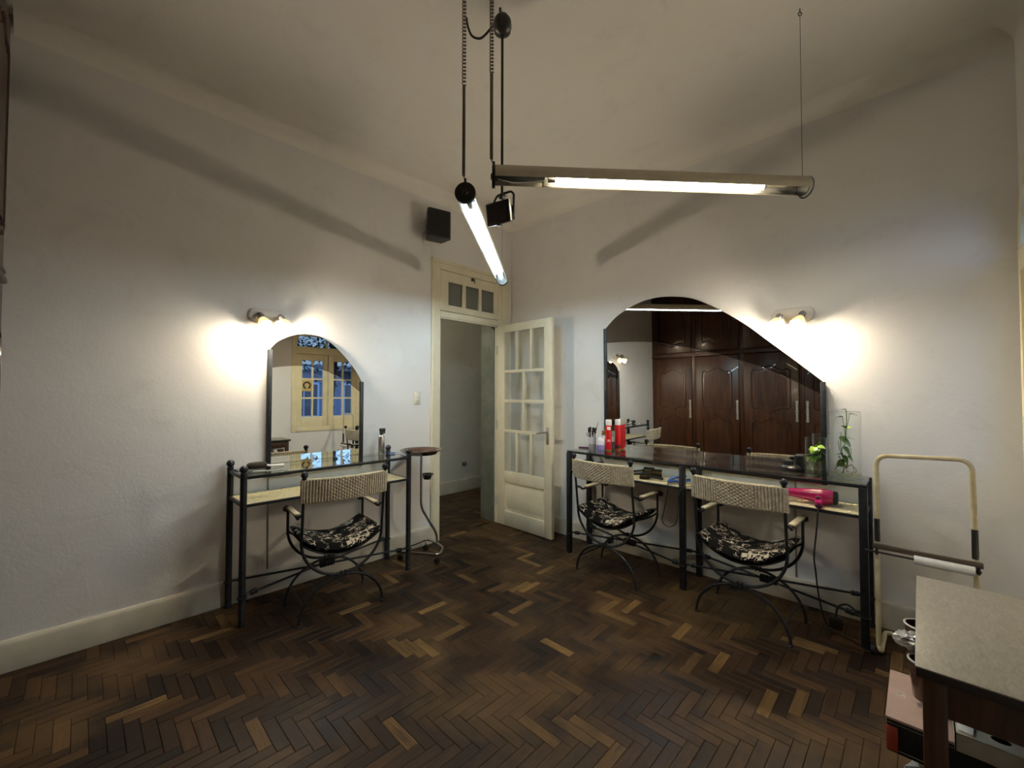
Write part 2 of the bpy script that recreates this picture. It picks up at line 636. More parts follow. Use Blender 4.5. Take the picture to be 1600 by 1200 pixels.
def copy_tree(o, parent=None):
    c = o.copy()
    COL.objects.link(c)
    c.parent = parent
    for ch in [x for x in o.children]:
        copy_tree(ch, c)
    return c


def linked(name, me, parent, loc=(0, 0, 0), rot=(0, 0, 0), scale=None):
    o = bpy.data.objects.new(name, me)
    COL.objects.link(o)
    o.parent = parent
    o.location = loc
    o.rotation_euler = rot
    if scale:
        o.scale = scale
    return o


def T(x, y, z):
    return Matrix.Translation((x, y, z))


def R(a, ax):
    return Matrix.Rotation(a, 4, ax)


def along(p0, p1):
    """matrix taking local z axis segment onto p0->p1 direction, origin p0"""
    d = (Vector(p1) - Vector(p0)).normalized()
    return Matrix.Translation(p0) @ d.to_track_quat('Z', 'Y').to_matrix().to_4x4()


def smoothpath(pts, sub=6, closed=False):
    P = [Vector(p) for p in pts]
    n = len(P)
    out = []
    rng = n if closed else n - 1
    for i in range(rng):
        p0 = P[(i - 1) % n] if closed or i > 0 else P[0]
        p1, p2 = P[i], P[(i + 1) % n]
        p3 = P[(i + 2) % n] if closed or i + 2 < n else P[-1]
        for k in range(sub):
            t = k / sub
            out.append(0.5 * ((2 * p1) + (-p0 + p2) * t + (2 * p0 - 5 * p1 + 4 * p2 - p3) * t * t + (-p0 + 3 * p1 - 3 * p2 + p3) * t ** 3))
    if not closed:
        out.append(P[-1])
    return out


def roundpath(pts, rad, sub=5):
    """polyline with rounded corners"""
    P = [Vector(p) for p in pts]
    out = [P[0]]
    for i in range(1, len(P) - 1):
        a, b = (P[i - 1] - P[i]), (P[i + 1] - P[i])
        r = min(rad, a.length * 0.49, b.length * 0.49)
        p0, p2 = P[i] + a.normalized() * r, P[i] + b.normalized() * r
        for k in range(sub + 1):
            t = k / sub
            out.append((1 - t) ** 2 * p0 + 2 * t * (1 - t) * P[i] + t * t * p2)
    out.append(P[-1])
    return out


def helix(p0, p1, r, turns, seg=10):
    M = along(p0, p1)
    L = (Vector(p1) - Vector(p0)).length
    n = int(turns * seg)
    return [M @ Vector((r * math.cos(2 * PI * i / seg), r * math.sin(2 * PI * i / seg), L * i / n)) for i in range(n + 1)]


# ------------------------------------------------------------------ the setting
CEIL = 3.30
XW = 3.66          # window wall
YB = -4.25         # wall behind the wardrobe
DY0, DY1, DZ = -1.07, -0.05, 2.655     # door frame opening in the left wall
HX = -1.42         # far wall of the hall


def struct(name, mb, mat, label=None, **k):
    o = mb.build(name, mat, **k)
    tag(o, label, None, None, 'structure')
    return o


b = MB()
b.box((-0.26, YB - 0.2, 0), (0, DY0, CEIL)).box((-0.26, DY1, 0), (0, 2.2, CEIL)).box((-0.26, DY0, DZ), (0, DY1, CEIL))
struct('wall_left', b, 'wall_plaster', 'white plaster wall with the door and the small mirror', smooth=False)
struct('wall_back', MB().box((0, 0, 0), (XW + 0.3, 0.2, CEIL)), 'wall_plaster', 'white plaster wall behind the large mirror', smooth=False)
struct('wall_front', MB().box((0, YB - 0.2, 0), (XW + 0.3, YB, CEIL)), 'wall_plaster', 'plaster wall behind the wardrobe', smooth=False)
# window wall with an arched opening
WY0, WY1, WZ0, WZ1, WZT = -1.11, -0.03, 0.79, 2.12, 2.62
arch = []
for i in range(0, 25):
    a = PI * i / 24
    arch.append(((WY0 + WY1) / 2 - math.cos(a) * (WY1 - WY0) / 2, WZ1 + math.sin(a) * (WZT - WZ1)))
Mw = Matrix(((0, 1, 0, 0), (1, 0, 0, 0), (0, 0, 1, 0), (0, 0, 0, 1)))   # prism (a,t,b) -> (t,a,b)
b = MB()
b.box((XW, YB - 0.2, 0), (XW + 0.3, WY0, CEIL)).box((XW, WY1, 0), (XW + 0.3, 0.0, CEIL)).box((XW, WY0, 0), (XW + 0.3, WY1, WZ0))
half = len(arch) // 2
top = arch[:half + 1]
b.prism([(WY0, CEIL)] + top + [((WY0 + WY1) / 2, CEIL)], XW, XW + 0.3, Mw)
top = arch[half:]
b.prism([((WY0 + WY1) / 2, CEIL)] + top + [(WY1, CEIL)], XW, XW + 0.3, Mw)
struct('wall_right', b, 'wall_plaster', 'plaster wall with the arched window', smooth=False)
struct('ceiling', MB().box((-0.26, YB - 0.2, CEIL), (XW + 0.3, 0.2, CEIL + 0.15)), 'ceiling_plaster', 'beige plaster ceiling', smooth=False)


def cove(name, p0, p1, inward, r=0.10):
    """quarter-round strip between wall and ceiling; runs p0->p1, inward = unit vector away from wall"""
    p0, p1, inw = Vector(p0), Vector(p1), Vector(inward)
    prof = []
    for i in range(9):
        a = PI / 2 * i / 8
        prof.append((r - r * math.cos(a), -(r - r * math.sin(a))))       # from wall (0,-r) to ceiling (r,0)
    vs, fs = [], []
    ring = prof + [(r, 0.02), (-0.02, 0.02), (-0.02, -r)]
    for p in (p0, p1):
        for (a, z) in ring:
            vs.append(p + inw * a + Vector((0, 0, CEIL + z)))
    k = len(ring)
    for i in range(k):
        j = (i + 1) % k
        fs.append((i, j, j + k, i + k))
    fs += [tuple(range(k)), tuple(range(k, 2 * k))[::-1]]
    struct(name, MB().add(vs, fs), 'ceiling_plaster', 'rounded plaster cove under the ceiling')


cove('trim_1', (0, -3.63, 0), (0, 0, 0), (1, 0, 0))
cove('trim_2', (0, 0, 0), (XW, 0, 0), (0, -1, 0))
cove('trim_3', (XW, -3.63, 0), (XW, 0, 0), (-1, 0, 0))

# hall behind the door
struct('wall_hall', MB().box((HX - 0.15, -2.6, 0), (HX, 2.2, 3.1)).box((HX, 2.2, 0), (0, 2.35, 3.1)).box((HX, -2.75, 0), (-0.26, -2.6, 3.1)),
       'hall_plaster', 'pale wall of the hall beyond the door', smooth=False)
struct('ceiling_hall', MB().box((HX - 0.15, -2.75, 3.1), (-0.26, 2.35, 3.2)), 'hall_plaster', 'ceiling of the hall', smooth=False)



def add_hall_fill():  # added fill light, out of view; lifts a hall that came out too dark
    t = thing('hall_fill_light', 'added out-of-view fill light brightening the hall beyond the door', 'lamp', (-0.85, -1.75, 3.1))
    MB().lathe([(0.10, -0.025), (0.11, -0.02), (0.11, 0.0)], 24).build('base', 'sconce_white', t)
    MB().ball((0, 0, -0.10), 0.09, 20, 10, 0.85).build('globe', 'hall_fill_glow', t)


def skirting(name, p0, p1, inward, h=0.155, t=0.022, label=None, mat='cream_paint_worn'):
    p0, p1, inw = Vector(p0), Vector(p1), Vector(inward)
    prof = [(0, 0), (t, 0), (t, h - 0.022), (t * 0.75, h - 0.008), (t * 0.4, h), (0, h)]
    vs = [p + inw * a + Vector((0, 0, z)) for p in (p0, p1) for a, z in prof]
    k = len(prof)
    fs = [(i, (i + 1) % k, (i + 1) % k + k, i + k) for i in range(k)] + [tuple(range(k)), tuple(range(k, 2 * k))[::-1]]
    struct(name, MB().add(vs, fs), mat, label, angle=25)


skirting('baseboard_left', (0, -3.63, 0), (0, DY0 - 0.012, 0), (1, 0, 0), label='cream painted baseboard under the small mirror')
skirting('baseboard_back', (0.02, 0, 0), (XW, 0, 0), (0, -1, 0), label='cream painted baseboard under the large mirror')
skirting('baseboard_right', (XW, -3.63, 0), (XW, -0.03, 0), (-1, 0, 0), label='cream painted baseboard under the window')
skirting('baseboard_hall', (HX, -2.6, 0), (HX, 2.2, 0), (1, 0, 0), h=0.17, label='pale baseboard in the hall')

add_hall_fill()
# ---- parquet floor: herringbone blocks, the 300 that show largest singly, the rest joined
fl = struct('floor', MB().box((HX - 0.15, YB - 0.2, -0.12), (XW + 0.3, 2.35, -0.006)), 'joint_dark', 'dark brown herringbone parquet floor', smooth=False)
PW, PL = 0.0505, 0.202


def px(p):
    v = Vector(p) - CAM
    z = v.dot(fw)
    if z < 0.12:
        return None
    return (800 + FPX * v.dot(rt2) / z, 600 - FPX * v.dot(up2) / z)


def in_room(x0, y0, x1, y1):
    x, y = (x0 + x1) / 2, (y0 + y1) / 2
    if 0.0 <= x <= XW and -3.70 <= y <= 0.0:
        return True
    if HX <= x <= 0.0 and -2.4 <= y <= 1.9:
        return x < -0.24 or -1.05 < y < -0.15
    return False


planks = []
rp = random.Random(11)
for strip in range(-14, 22):
    for k in range(-150, 60):
        bx, by = strip * 2 * PL + k * PW + 0.014, k * PW + 0.021
        for (x0, y0, x1, y1, d) in ((bx, by, bx + PW, by + PL, 1), (bx + PW, by, bx + PW + PL, by + PW, 0)):
            if not in_room(x0, y0, x1, y1):
                continue
            tone = rp.gauss(0.42, 0.15)
            if rp.random() < 0.07:
                tone = rp.uniform(0.72, 0.98)
            if rp.random() < 0.12:
                tone = rp.uniform(0.0, 0.15)
            tone = max(0.0, min(1.0, tone))
            q = [px((x, y, 0)) for x, y in ((x0, y0), (x1, y0), (x1, y1), (x0, y1))]
            area = 0.0
            if all(q):
                cxp = sum(a[0] for a in q) / 4
                cyp = sum(a[1] for a in q) / 4
                if -10 < cxp < 1400 and 0 < cyp < 1215:
                    area = abs(sum(q[i][0] * q[(i + 1) % 4][1] - q[(i + 1) % 4][0] * q[i][1] for i in range(4))) / 2
            planks.append((area, x0, y0, x1, y1, d, tone, rp.random(), rp.uniform(-0.0007, 0.0005), rp.uniform(-0.004, 0.004), rp.uniform(-0.004, 0.004)))
planks.sort(key=lambda p: -p[0])


def plank_geo(p):
    _, x0, y0, x1, y1, d, tone, seed, dz, ta, tb = p
    g, c = 0.0007, 0.0016
    cx, cyy = (x0 + x1) / 2, (y0 + y1) / 2

    def z(x, y):
        return dz + (x - cx) * ta + (y - cyy) * tb
    a0, b0, a1, b1 = x0 + g, y0 + g, x1 - g, y1 - g
    vs = [(a0, b0, -0.008), (a1, b0, -0.008), (a1, b1, -0.008), (a0, b1, -0.008)]
    vs += [(x, y, z(x, y) - c * 0.7) for x, y in ((a0, b0), (a1, b0), (a1, b1), (a0, b1))]
    vs += [(x, y, z(x, y)) for x, y in ((a0 + c, b0 + c), (a1 - c, b0 + c), (a1 - c, b1 - c), (a0 + c, b1 - c))]
    fs = [(8, 9, 10, 11)]
    for i in range(4):
        j = (i + 1) % 4
        fs += [(i, j, j + 4, i + 4), (i + 4, j + 4, j + 8, i + 8)]
    return vs, fs


def plank_mesh(name, lst):
    V, F, C = [], [], []
    for p in lst:
        vs, fs = plank_geo(p)
        o = len(V)
        V += vs
        F += [tuple(i + o for i in f) for f in fs]
        C += [(p[6], float(p[5]), p[7], 1.0)] * len(vs)
    me = bpy.data.meshes.new(name)
    me.from_pydata(V, [], F)
    me.materials.append(MATS['parquet_wood'])
    at = me.color_attributes.new('plank', 'FLOAT_COLOR', 'POINT')
    at.data.foreach_set('color', [x for c in C for x in c])
    me.update()
    return me


for p in planks[:300]:
    linked('plank', plank_mesh('plank', [p]), fl)
o = linked('plank_field', plank_mesh('plank_field', planks[300:]), fl)
o['kind'] = 'stuff'

# ---- door frame with transom (trim) and the open door leaf
fr = thing('trim_4', 'cream painted door frame with a three-pane transom', None, kind='structure')
b = MB()
b.box((-0.26, DY0, 0), (0.012, -0.985, 2.575)).box((0.0, DY0 - 0.012, 0), (0.022, DY0 + 0.025, DZ - 0.02), bev=0.004)
b.box((-0.05, -0.985, 0), (-0.005, -0.968, 2.12))
b.build('jamb', 'cream_paint', fr)
b = MB()
b.box((-0.045, -0.215, 0), (0.012, DY1, 2.575))
b.box((0.0, -0.165, 2.19), (0.02, DY1, DZ - 0.02), bev=0.003)
b.build('jamb', 'cream_paint', fr)
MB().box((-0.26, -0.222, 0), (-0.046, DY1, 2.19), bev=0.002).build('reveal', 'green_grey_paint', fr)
MB().box((-0.26, DY0, 2.575), (0.012, DY1, DZ)).box((0.0, DY0 - 0.012, DZ - 0.02), (0.022, DY1, DZ + 0.012), bev=0.004).build('head', 'cream_paint', fr)
MB().box((-0.10, -0.985, 2.118), (0.014, -0.16, 2.176), bev=0.004).box((-0.02, -0.985, 2.105), (0.004, -0.215, 2.12)).build('transom_bar', 'cream_paint', fr)
sash = MB()
sash.box((-0.03, -0.98, 2.182), (0.008, -0.884, 2.57), bev=0.002).box((-0.03, -0.276, 2.182), (0.008, -0.172, 2.57), bev=0.002)
sash.box((-0.03, -0.884, 2.472), (0.008, -0.276, 2.57)).box((-0.03, -0.884, 2.182), (0.008, -0.276, 2.243))
sash_o = sash.build('transom_sash', 'cream_paint', fr)
for y in (-0.689, -0.477):
    MB().box((-0.026, y - 0.02, 2.243), (0.012, y + 0.02, 2.472), bev=0.003).build('muntin', 'cream_paint', sash_o)
for y0, y1 in ((-0.884, -0.709), (-0.669, -0.497), (-0.457, -0.276)):
    MB().box((-0.014, y0, 2.243), (-0.010, y1, 2.472)).build('pane', 'transom_glass', sash_o)
MB().box((0.008, -0.60, 2.53), (0.03, -0.57, 2.56), bev=0.004).tube([(0.02, -0.585, 2.545), (0.045, -0.585, 2.53), (0.05, -0.585, 2.50)], 0.005, 6).build('latch', 'iron_worn', sash_o)

dr = thing('door_1', 'open cream glazed door with ten panes and a lever handle', None, (0.022, -0.216, 0.0), math.radians(-1.2), kind='structure')
DW, TH = 0.755, 0.038


def dbox(n, x0, x1, z0, z1, y0=-TH / 2, y1=TH / 2, bev=0.003, mat='cream_paint', parent=None):
    return MB().box((x0, y0, z0), (x1, y1, z1), bev=bev).build(n, mat, parent or dr)


dbox('stile', 0.0, 0.107, 0.008, 2.112)
dbox('stile', 0.660, DW, 0.008, 2.112)
for z0, z1 in ((2.03, 2.112), (0.46, 0.575), (0.008, 0.16)):
    dbox('rail', 0.107, 0.660, z0, z1)
for z in (1.617, 1.306, 0.993):
    dbox('muntin', 0.107, 0.660, z - 0.015, z + 0.015, -0.016, 0.016)
ROWS = [(1.632, 2.03, 3), (1.321, 1.602, 2), (1.008, 1.291, 2), (0.575, 0.978, 3)]
for z0, z1, n in ROWS:
    cuts = [0.281, 0.484] if n == 3 else [0.381]
    for x in cuts:
        dbox('muntin', x - 0.015, x + 0.015, z0, z1, -0.016, 0.016)
    ed = [0.107] + [c for x in cuts for c in (x - 0.015, x + 0.015)] + [0.660]
    for i in range(n):
        MB().box((ed[2 * i], -0.002, z0), (ed[2 * i + 1], 0.002, z1)).build('pane', 'clear_glass', dr)
pn = MB().box((0.107, -0.008, 0.16), (0.660, 0.008, 0.46))
pn.add([(0.135, -0.008, 0.19), (0.632, -0.008, 0.19), (0.632, -0.008, 0.43), (0.135, -0.008, 0.43),
        (0.165, -0.017, 0.22), (0.602, -0.017, 0.22), (0.602, -0.017, 0.40), (0.165, -0.017, 0.40)],
       [(4, 5, 6, 7), (0, 1, 5, 4), (1, 2, 6, 5), (2, 3, 7, 6), (3, 0, 4, 7)])
pn.build('lower_panel', 'cream_paint', dr)
hd = MB().box((0.692, -0.024, 0.90), (0.722, -0.019, 1.06), bev=0.002).build('handle_plate', 'steel_dull', dr)
MB().tube([(0.707, -0.02, 1.015), (0.707, -0.062, 1.015)], 0.009, 8).tube(roundpath([(0.707, -0.058, 1.015), (0.66, -0.062, 1.010), (0.60, -0.058, 0.998)], 0.02), 0.0085, 8).build('lever_handle', 'steel_dull', hd)
for z in (0.25, 1.05, 1.85):
    MB().lathe([(0.008, -0.05), (0.008, 0.05)], 10, T(-0.006, -0.022, z)).build('hinge', 'cream_paint_worn', dr)

# ---- window with two casements and an arched fanlight
wi = thing('window_1', 'arched cream casement window with blue dusk outside', None, kind='structure')
XF = XW - 0.012
b = MB()
fy0, fy1 = WY0, WY1
b.box((XF, fy0, WZ0), (XW + 0.12, fy0 + 0.07, WZ1), bev=0.003).box((XF, fy1 - 0.05, WZ0), (XW + 0.12, fy1, WZ1), bev=0.003)
b.box((XF, fy0 + 0.07, WZ0), (XW + 0.12, fy1 - 0.05, WZ0 + 0.075), bev=0.003).box((XF, fy0 + 0.07, 2.003), (XW + 0.12, fy1 - 0.05, 2.118), bev=0.003)
rin = [((a[0] + 0.57) * 0.87 - 0.57, WZ1 + (a[1] - WZ1) * 0.85) for a in arch]
for i in range(len(arch) - 1):
    b.prism([arch[i], arch[i + 1], rin[i + 1], rin[i]], XF, XW + 0.12, Mw)
b.build('window_frame', 'window_paint', wi, angle=30)
b = MB().box((XW + 0.02, -0.582, WZ1), (XW + 0.07, -0.558, WZ1 + 0.43), bev=0.003)
b.box((XW + 0.02, -1.02, WZ1 + 0.17), (XW + 0.07, -0.12, WZ1 + 0.192), bev=0.003)
fan = b.build('fanlight_bars', 'window_paint', wi)
MB().prism(rin, XW + 0.043, XW + 0.047, Mw).build('pane', 'clear_glass', fan)
for (c0, c1, left) in ((-1.04, -0.558, True), (-0.548, -0.08, False)):
    st = 0.085
    b = MB()
    z0, z1 = 0.868, 2.0
    b.box((XW + 0.0, c0, z0), (XW + 0.045, c0 + st, z1), bev=0.004).box((XW + 0.0, c1 - st + 0.01, z0), (XW + 0.045, c1, z1), bev=0.004)
    b.box((XW + 0.0, c0 + st, z0), (XW + 0.045, c1 - st + 0.01, 1.02), bev=0.002).box((XW + 0.0, c0 + st, 1.905), (XW + 0.045, c1 - st + 0.01, z1), bev=0.002)
    ca = b.build('casement', 'window_paint', wi)
    i0, i1 = c0 + st, c1 - st + 0.01
    mid = (i0 + i1) / 2
    MB().box((XW + 0.008, mid - 0.013, 1.02), (XW + 0.04, mid + 0.013, 1.905), bev=0.003).build('muntin', 'window_paint', ca)
    zs = [1.02, 1.31, 1.61, 1.905]
    for z in zs[1:3]:
        MB().box((XW + 0.010, i0, z - 0.013), (XW + 0.038, i1, z + 0.013), bev=0.003).build('muntin', 'window_paint', ca)
    for j in range(3):
        for (y0, y1) in ((i0, mid - 0.013), (mid + 0.013, i1)):
            MB().box((XW + 0.022, y0, zs[j] + 0.01), (XW + 0.026, y1, zs[j + 1] - 0.01)).build('pane', 'clear_glass', ca)
    if left:
        pa = MB().box((XW + 0.006, i0 - 0.01, 1.42), (XW + 0.020, mid - 0.006, 1.60), bev=0.002).build('ring_emblem_panel', 'emblem_panel', ca)
        cyy, czz = (i0 + mid) / 2 - 0.006, 1.512
        ring = [(XW + 0.003, cyy + 0.047 * math.cos(a), czz + 0.047 * math.sin(a)) for a in [math.radians(-65 + 310 * i / 40) for i in range(41)]]
        b = MB().tube(ring, 0.010, 6)
        for k in range(14):
            a = math.radians(-55 + 290 * k / 13)
            b.tube([(XW + 0.002, cyy + 0.050 * math.cos(a), czz + 0.050 * math.sin(a)), (XW + 0.002, cyy + 0.064 * math.cos(a + 0.2), czz + 0.064 * math.sin(a + 0.2))], 0.005, 5)
        b.build('ring_emblem', 'black_plastic', ca)
        MB().lathe([(0.007, -0.05), (0.007, 0.05)], 8, T(XW - 0.005, c0, 1.75)).build('hinge', 'window_paint', ca)
        MB().lathe([(0.007, -0.05), (0.007, 0.05)], 8, T(XW - 0.005, c0, 1.05)).build('hinge', 'window_paint', ca)
MB().tube([(XW - 0.012, -0.553, 0.86), (XW - 0.012, -0.553, 2.02)], 0.006, 8).tube([(XW - 0.014, -0.553, 1.30), (XW - 0.04, -0.553, 1.29), (XW - 0.045, -0.553, 1.22)], 0.008, 8).box((XW - 0.02, -0.57, 1.20), (XW, -0.536, 1.33), bev=0.003).build('espagnolette', 'window_paint', wi)

# ------------------------------------------------------------------ built-in wardrobe opposite the large mirror
WF = -3.66          # face of the doors' carcass
wd = thing('wardrobe', 'dark carved wooden wardrobe filling the wall opposite the large mirror', 'wardrobe', (0, WF, 0))
b = MB()
b.box((0.0, -0.585, 0.0), (XW, -0.56, CEIL)).box((0.0, -0.56, 0.0), (0.02, 0.0, CEIL)).box((XW - 0.02, -0.56, 0.0), (XW, 0.0, CEIL))
b.box((0.02, -0.56, 0.0), (XW - 0.02, 0.0, 0.09)).box((0.02, -0.56, CEIL - 0.06), (XW - 0.02, 0.0, CEIL))
b.box((0.02, -0.56, 1.93), (XW - 0.02, 0.0, 1.99))
b.build('carcass', 'wardrobe_wood', wd)
MB().box((0.0, 0.0, 1.925), (XW, 0.035, 1.955), bev=0.008).box((0.0, 0.0, 1.975), (XW, 0.03, 1.995), bev=0.006).build('cornice_rail', 'wardrobe_wood', wd)
edges = [0.01, 0.70, 1.40, 2.155, 2.90, XW - 0.01]
for i, x in enumerate(edges):
    MB().box((max(0.0, x - 0.03), -0.02, 0.0), (min(XW, x + 0.03), 0.012, CEIL), bev=0.004).build('pilaster', 'wardrobe_wood', wd)


def serpentine(cx, w, z0, z1, wavetop, wavebot, n=40):
    """closed outline of a carved panel, scrolled top and bottom edges"""
    pts = []
    hw = w / 2

    def wave(t, amp):
        s = abs(t)
        return amp * (math.cos(s * PI * 1.6) * 0.55 + 0.25) if s < 0.86 else amp * (math.cos(0.86 * PI * 1.6) * 0.55 + 0.25) - (s - 0.86) * amp * 4.5
    for i in range(n + 1):
        t = -1 + 2 * i / n
        pts.append((cx + t * hw, z1 + wave(t, wavetop)))
    for i in range(n + 1):
        t = 1 - 2 * i / n
        pts.append((cx + t * hw, z0 - wave(t, wavebot)))
    return pts


def wardrobe_door(x0, x1, z0, z1, panels, handle_x):
    d = MB().box((x0, 0.002, z0), (x1, 0.022, z1), bev=0.003).build('door', 'wardrobe_wood', wd)
    for (pz0, pz1, wt, wb_) in panels:
        poly = serpentine((x0 + x1) / 2, (x1 - x0) - 0.20, pz0, pz1, wt, wb_)
        MB().tube([(a, 0.024, c) for a, c in poly], 0.010, 6, closed=True).build('carved_moulding', 'wardrobe_wood', d)
        cx, cz = (x0 + x1) / 2, (pz0 + pz1) / 2
        inner = [(cx + (a - cx) * 0.86, cz + (c - cz) * 0.88) for a, c in poly]
        MB().prism(inner, 0.018, 0.028).build('raised_panel', 'wardrobe_wood', d, angle=20)
    if handle_x is not None:
        b = MB()
        for k in range(7):
            zc = 0.95 + k * 0.042
            rr = 0.016 if k in (0, 3, 6) else 0.011
            b.tube([(handle_x + rr * math.cos(t), 0.026, zc + 0.02 * math.sin(t)) for t in [2 * PI * q / 14 for q in range(14)]], 0.0035, 6, closed=True)
        b.box((handle_x - 0.006, 0.022, 0.93), (handle_x + 0.006, 0.026, 1.22))
        b.build('handle_plate', 'pewter', d)


for i in range(5):
    x0, x1 = edges[i] + 0.034, edges[i + 1] - 0.034
    if i == 0:
        x0 = 0.03
    if i == 4:
        x1 = XW - 0.03
    hx = x1 - 0.025 if i < 3 else x0 + 0.03
    wardrobe_door(x0, x1, 0.10, 1.915, [(1.10, 1.68, 0.06, 0.05), (0.24, 0.92, 0.06, 0.05)], hx)
    wardrobe_door(x0, x1, 2.005, CEIL - 0.07, [(2.14, 3.05, 0.06, 0.05)], None)

# ------------------------------------------------------------------ wall mirrors: clear sheet below, smoked sheet above


def curve(pts, n=48):
    P = smoothpath([(a, 0, c) for a, c in pts], 8)
    return [(p.x, p.z) for p in P]


def wall_mirror(name, label, outer, inner, zb, axis, pivot, lean, turn):
    # axis 'X': lies on the left wall (a = world y); 'Y': lies on the back wall (a = world x)
    if axis == 'X':
        M = Matrix(((0, 1, 0, 0), (1, 0, 0, 0), (0, 0, 1, 0), (0, 0, 0, 1)))
        t0, t1 = 0.003, 0.020
    else:
        M = Matrix.Identity(4)
        t0, t1 = -0.003, -0.020
    m = thing(name, label, 'mirror')
    oc, ic = curve(outer), curve(inner)
    a0, a1 = outer[0][0], outer[-1][0]
    ic[0] = (a0, ic[0][1])
    ic[-1] = (a1, ic[-1][1])
    MB().prism(ic + [(a1, zb), (a0, zb)], t0, t1, M).build('clear_sheet', 'silver_mirror', m, smooth=False)
    gap = [(a, c + 0.0025) for a, c in ic]
    MB().prism(oc + gap[::-1], t0, t1, M).build('smoked_sheet', 'smoked_mirror', m, smooth=False)
    jn = MB().tube([(M @ Vector((a, t1 * 1.05, c + 0.0012))) for a, c in ic], 0.0013, 5)
    jn.build('joint_bead', 'clear_acrylic', m)
    for a, zt in ((a0, outer[0][1]), (a1, outer[-1][1])):
        w_ = 0.014
        lo, hi = Vector((a - w_, t0 * 0.3, zb)), Vector((a + w_, t1 * 1.5, zt))
        l2, h2 = M @ lo, M @ hi
        MB().box([min(l2[i], h2[i]) for i in range(3)], [max(l2[i], h2[i]) for i in range(3)], bev=0.002).build('side_strip', 'iron', m)
    # the sheet leans a touch off the wall: hinge everything at its lower end
    for c in m.children:
        c.data.transform(Matrix.Translation(-Vector(pivot)))
    m.location = pivot
    m.rotation_euler = (lean, 0, turn)
    return m


wall_mirror('wall_mirror', 'small arched mirror above the single-seat console table', [(-2.44, 1.689), (-2.388, 1.752), (-2.288, 1.806), (-2.182, 1.823), (-2.071, 1.802), (-1.953, 1.718), (-1.828, 1.58), (-1.766, 1.478)],
            [(-2.44, 1.559), (-2.336, 1.577), (-2.222, 1.585), (-2.124, 1.573), (-2.01, 1.537), (-1.889, 1.475), (-1.766, 1.385)], 0.80, 'X', (0.0, -2.1, 0.80), 0.0, 0.0)
wall_mirror('wall_mirror', 'wide mirror with swooping curved top above the long console table', [(1.233, 1.975), (1.356, 2.076), (1.534, 2.155), (1.701, 2.182), (1.857, 2.17), (2.004, 2.132), (2.141, 2.06), (2.271, 1.971), (2.393, 1.875), (2.508, 1.769), (2.617, 1.667), (2.721, 1.568), (2.83, 1.462)],
            [(1.233, 1.846), (1.445, 1.839), (1.666, 1.817), (1.854, 1.778), (2.056, 1.726), (2.268, 1.656), (2.449, 1.587), (2.615, 1.503), (2.719, 1.446), (2.83, 1.37)], 0.80, 'Y', (2.83, 0.0, 0.80), math.radians(0.55), math.radians(0.35))

# thin wiring strips down the wall beneath the mirrors
tag(MB().box((0.0, -2.436, 0.16), (0.006, -2.428, 0.80), bev=0.001).build('wiring_strip', 'collar_metal'), 'thin vertical wiring strip on the wall below the small mirror', 'strip')
tag(MB().box((2.663, -0.006, 0.16), (2.671, 0.0, 0.80), bev=0.001).build('wiring_strip', 'collar_metal'), 'thin vertical wiring strip on the wall below the wide mirror', 'strip')

# ------------------------------------------------------------------ console tables


def wicker_sheet(nx, ny, lx, ly, amp, warp=None, su=5, sv=4, ribs=False):
    """woven sheet in the local x/y plane, real over-and-under relief; warp(x,y,h)->point"""
    def fn(u, v):
        fu, fv = u * nx, v * ny
        iu, iv = int(min(fu, nx - 1e-6)), int(min(fv, ny - 1e-6))
        a, c = fu - iu, fv - iv
        over = (iu + iv) % 2 == 0
        hv = math.sin(PI * a) ** 0.6 if 0 < a < 1 else 0.0
        hc = math.sin(PI * c) ** 0.6 if 0 < c < 1 else 0.0
        if ribs:
            side = min(1.0, max(0.0, (abs(u - 0.5) - 0.16) / 0.1))
            wv = (hv * (0.55 + 0.45 * hc)) if over else hc * (0.15 + 0.35 * hv)
            h = amp * (wv * (1 - side) + side * hv * (0.72 + 0.28 * hc))
        else:
            h = amp * ((hv * (0.55 + 0.45 * hc)) if over else hc * (0.3 + 0.4 * hv))
        x, y = (u - 0.5) * lx, (v - 0.5) * ly
        return warp(x, y, h) if warp else (x, y, h)
    return MB().grid(fn, nx * su, ny * sv)


def coil(mb, p0, p1, r, turns):
    d = Vector(p1) - Vector(p0)
    n = int(turns)
    for k in range(n):
        c = Vector(p0) + d * ((k + 0.5) / n)
        M = along(c, c + d)
        mb.tube([M @ Vector((r * math.cos(t), r * math.sin(t), 0)) for t in [2 * PI * q / 12 for q in range(12)]], d.length / n * 0.52, 6, closed=True)
    return mb


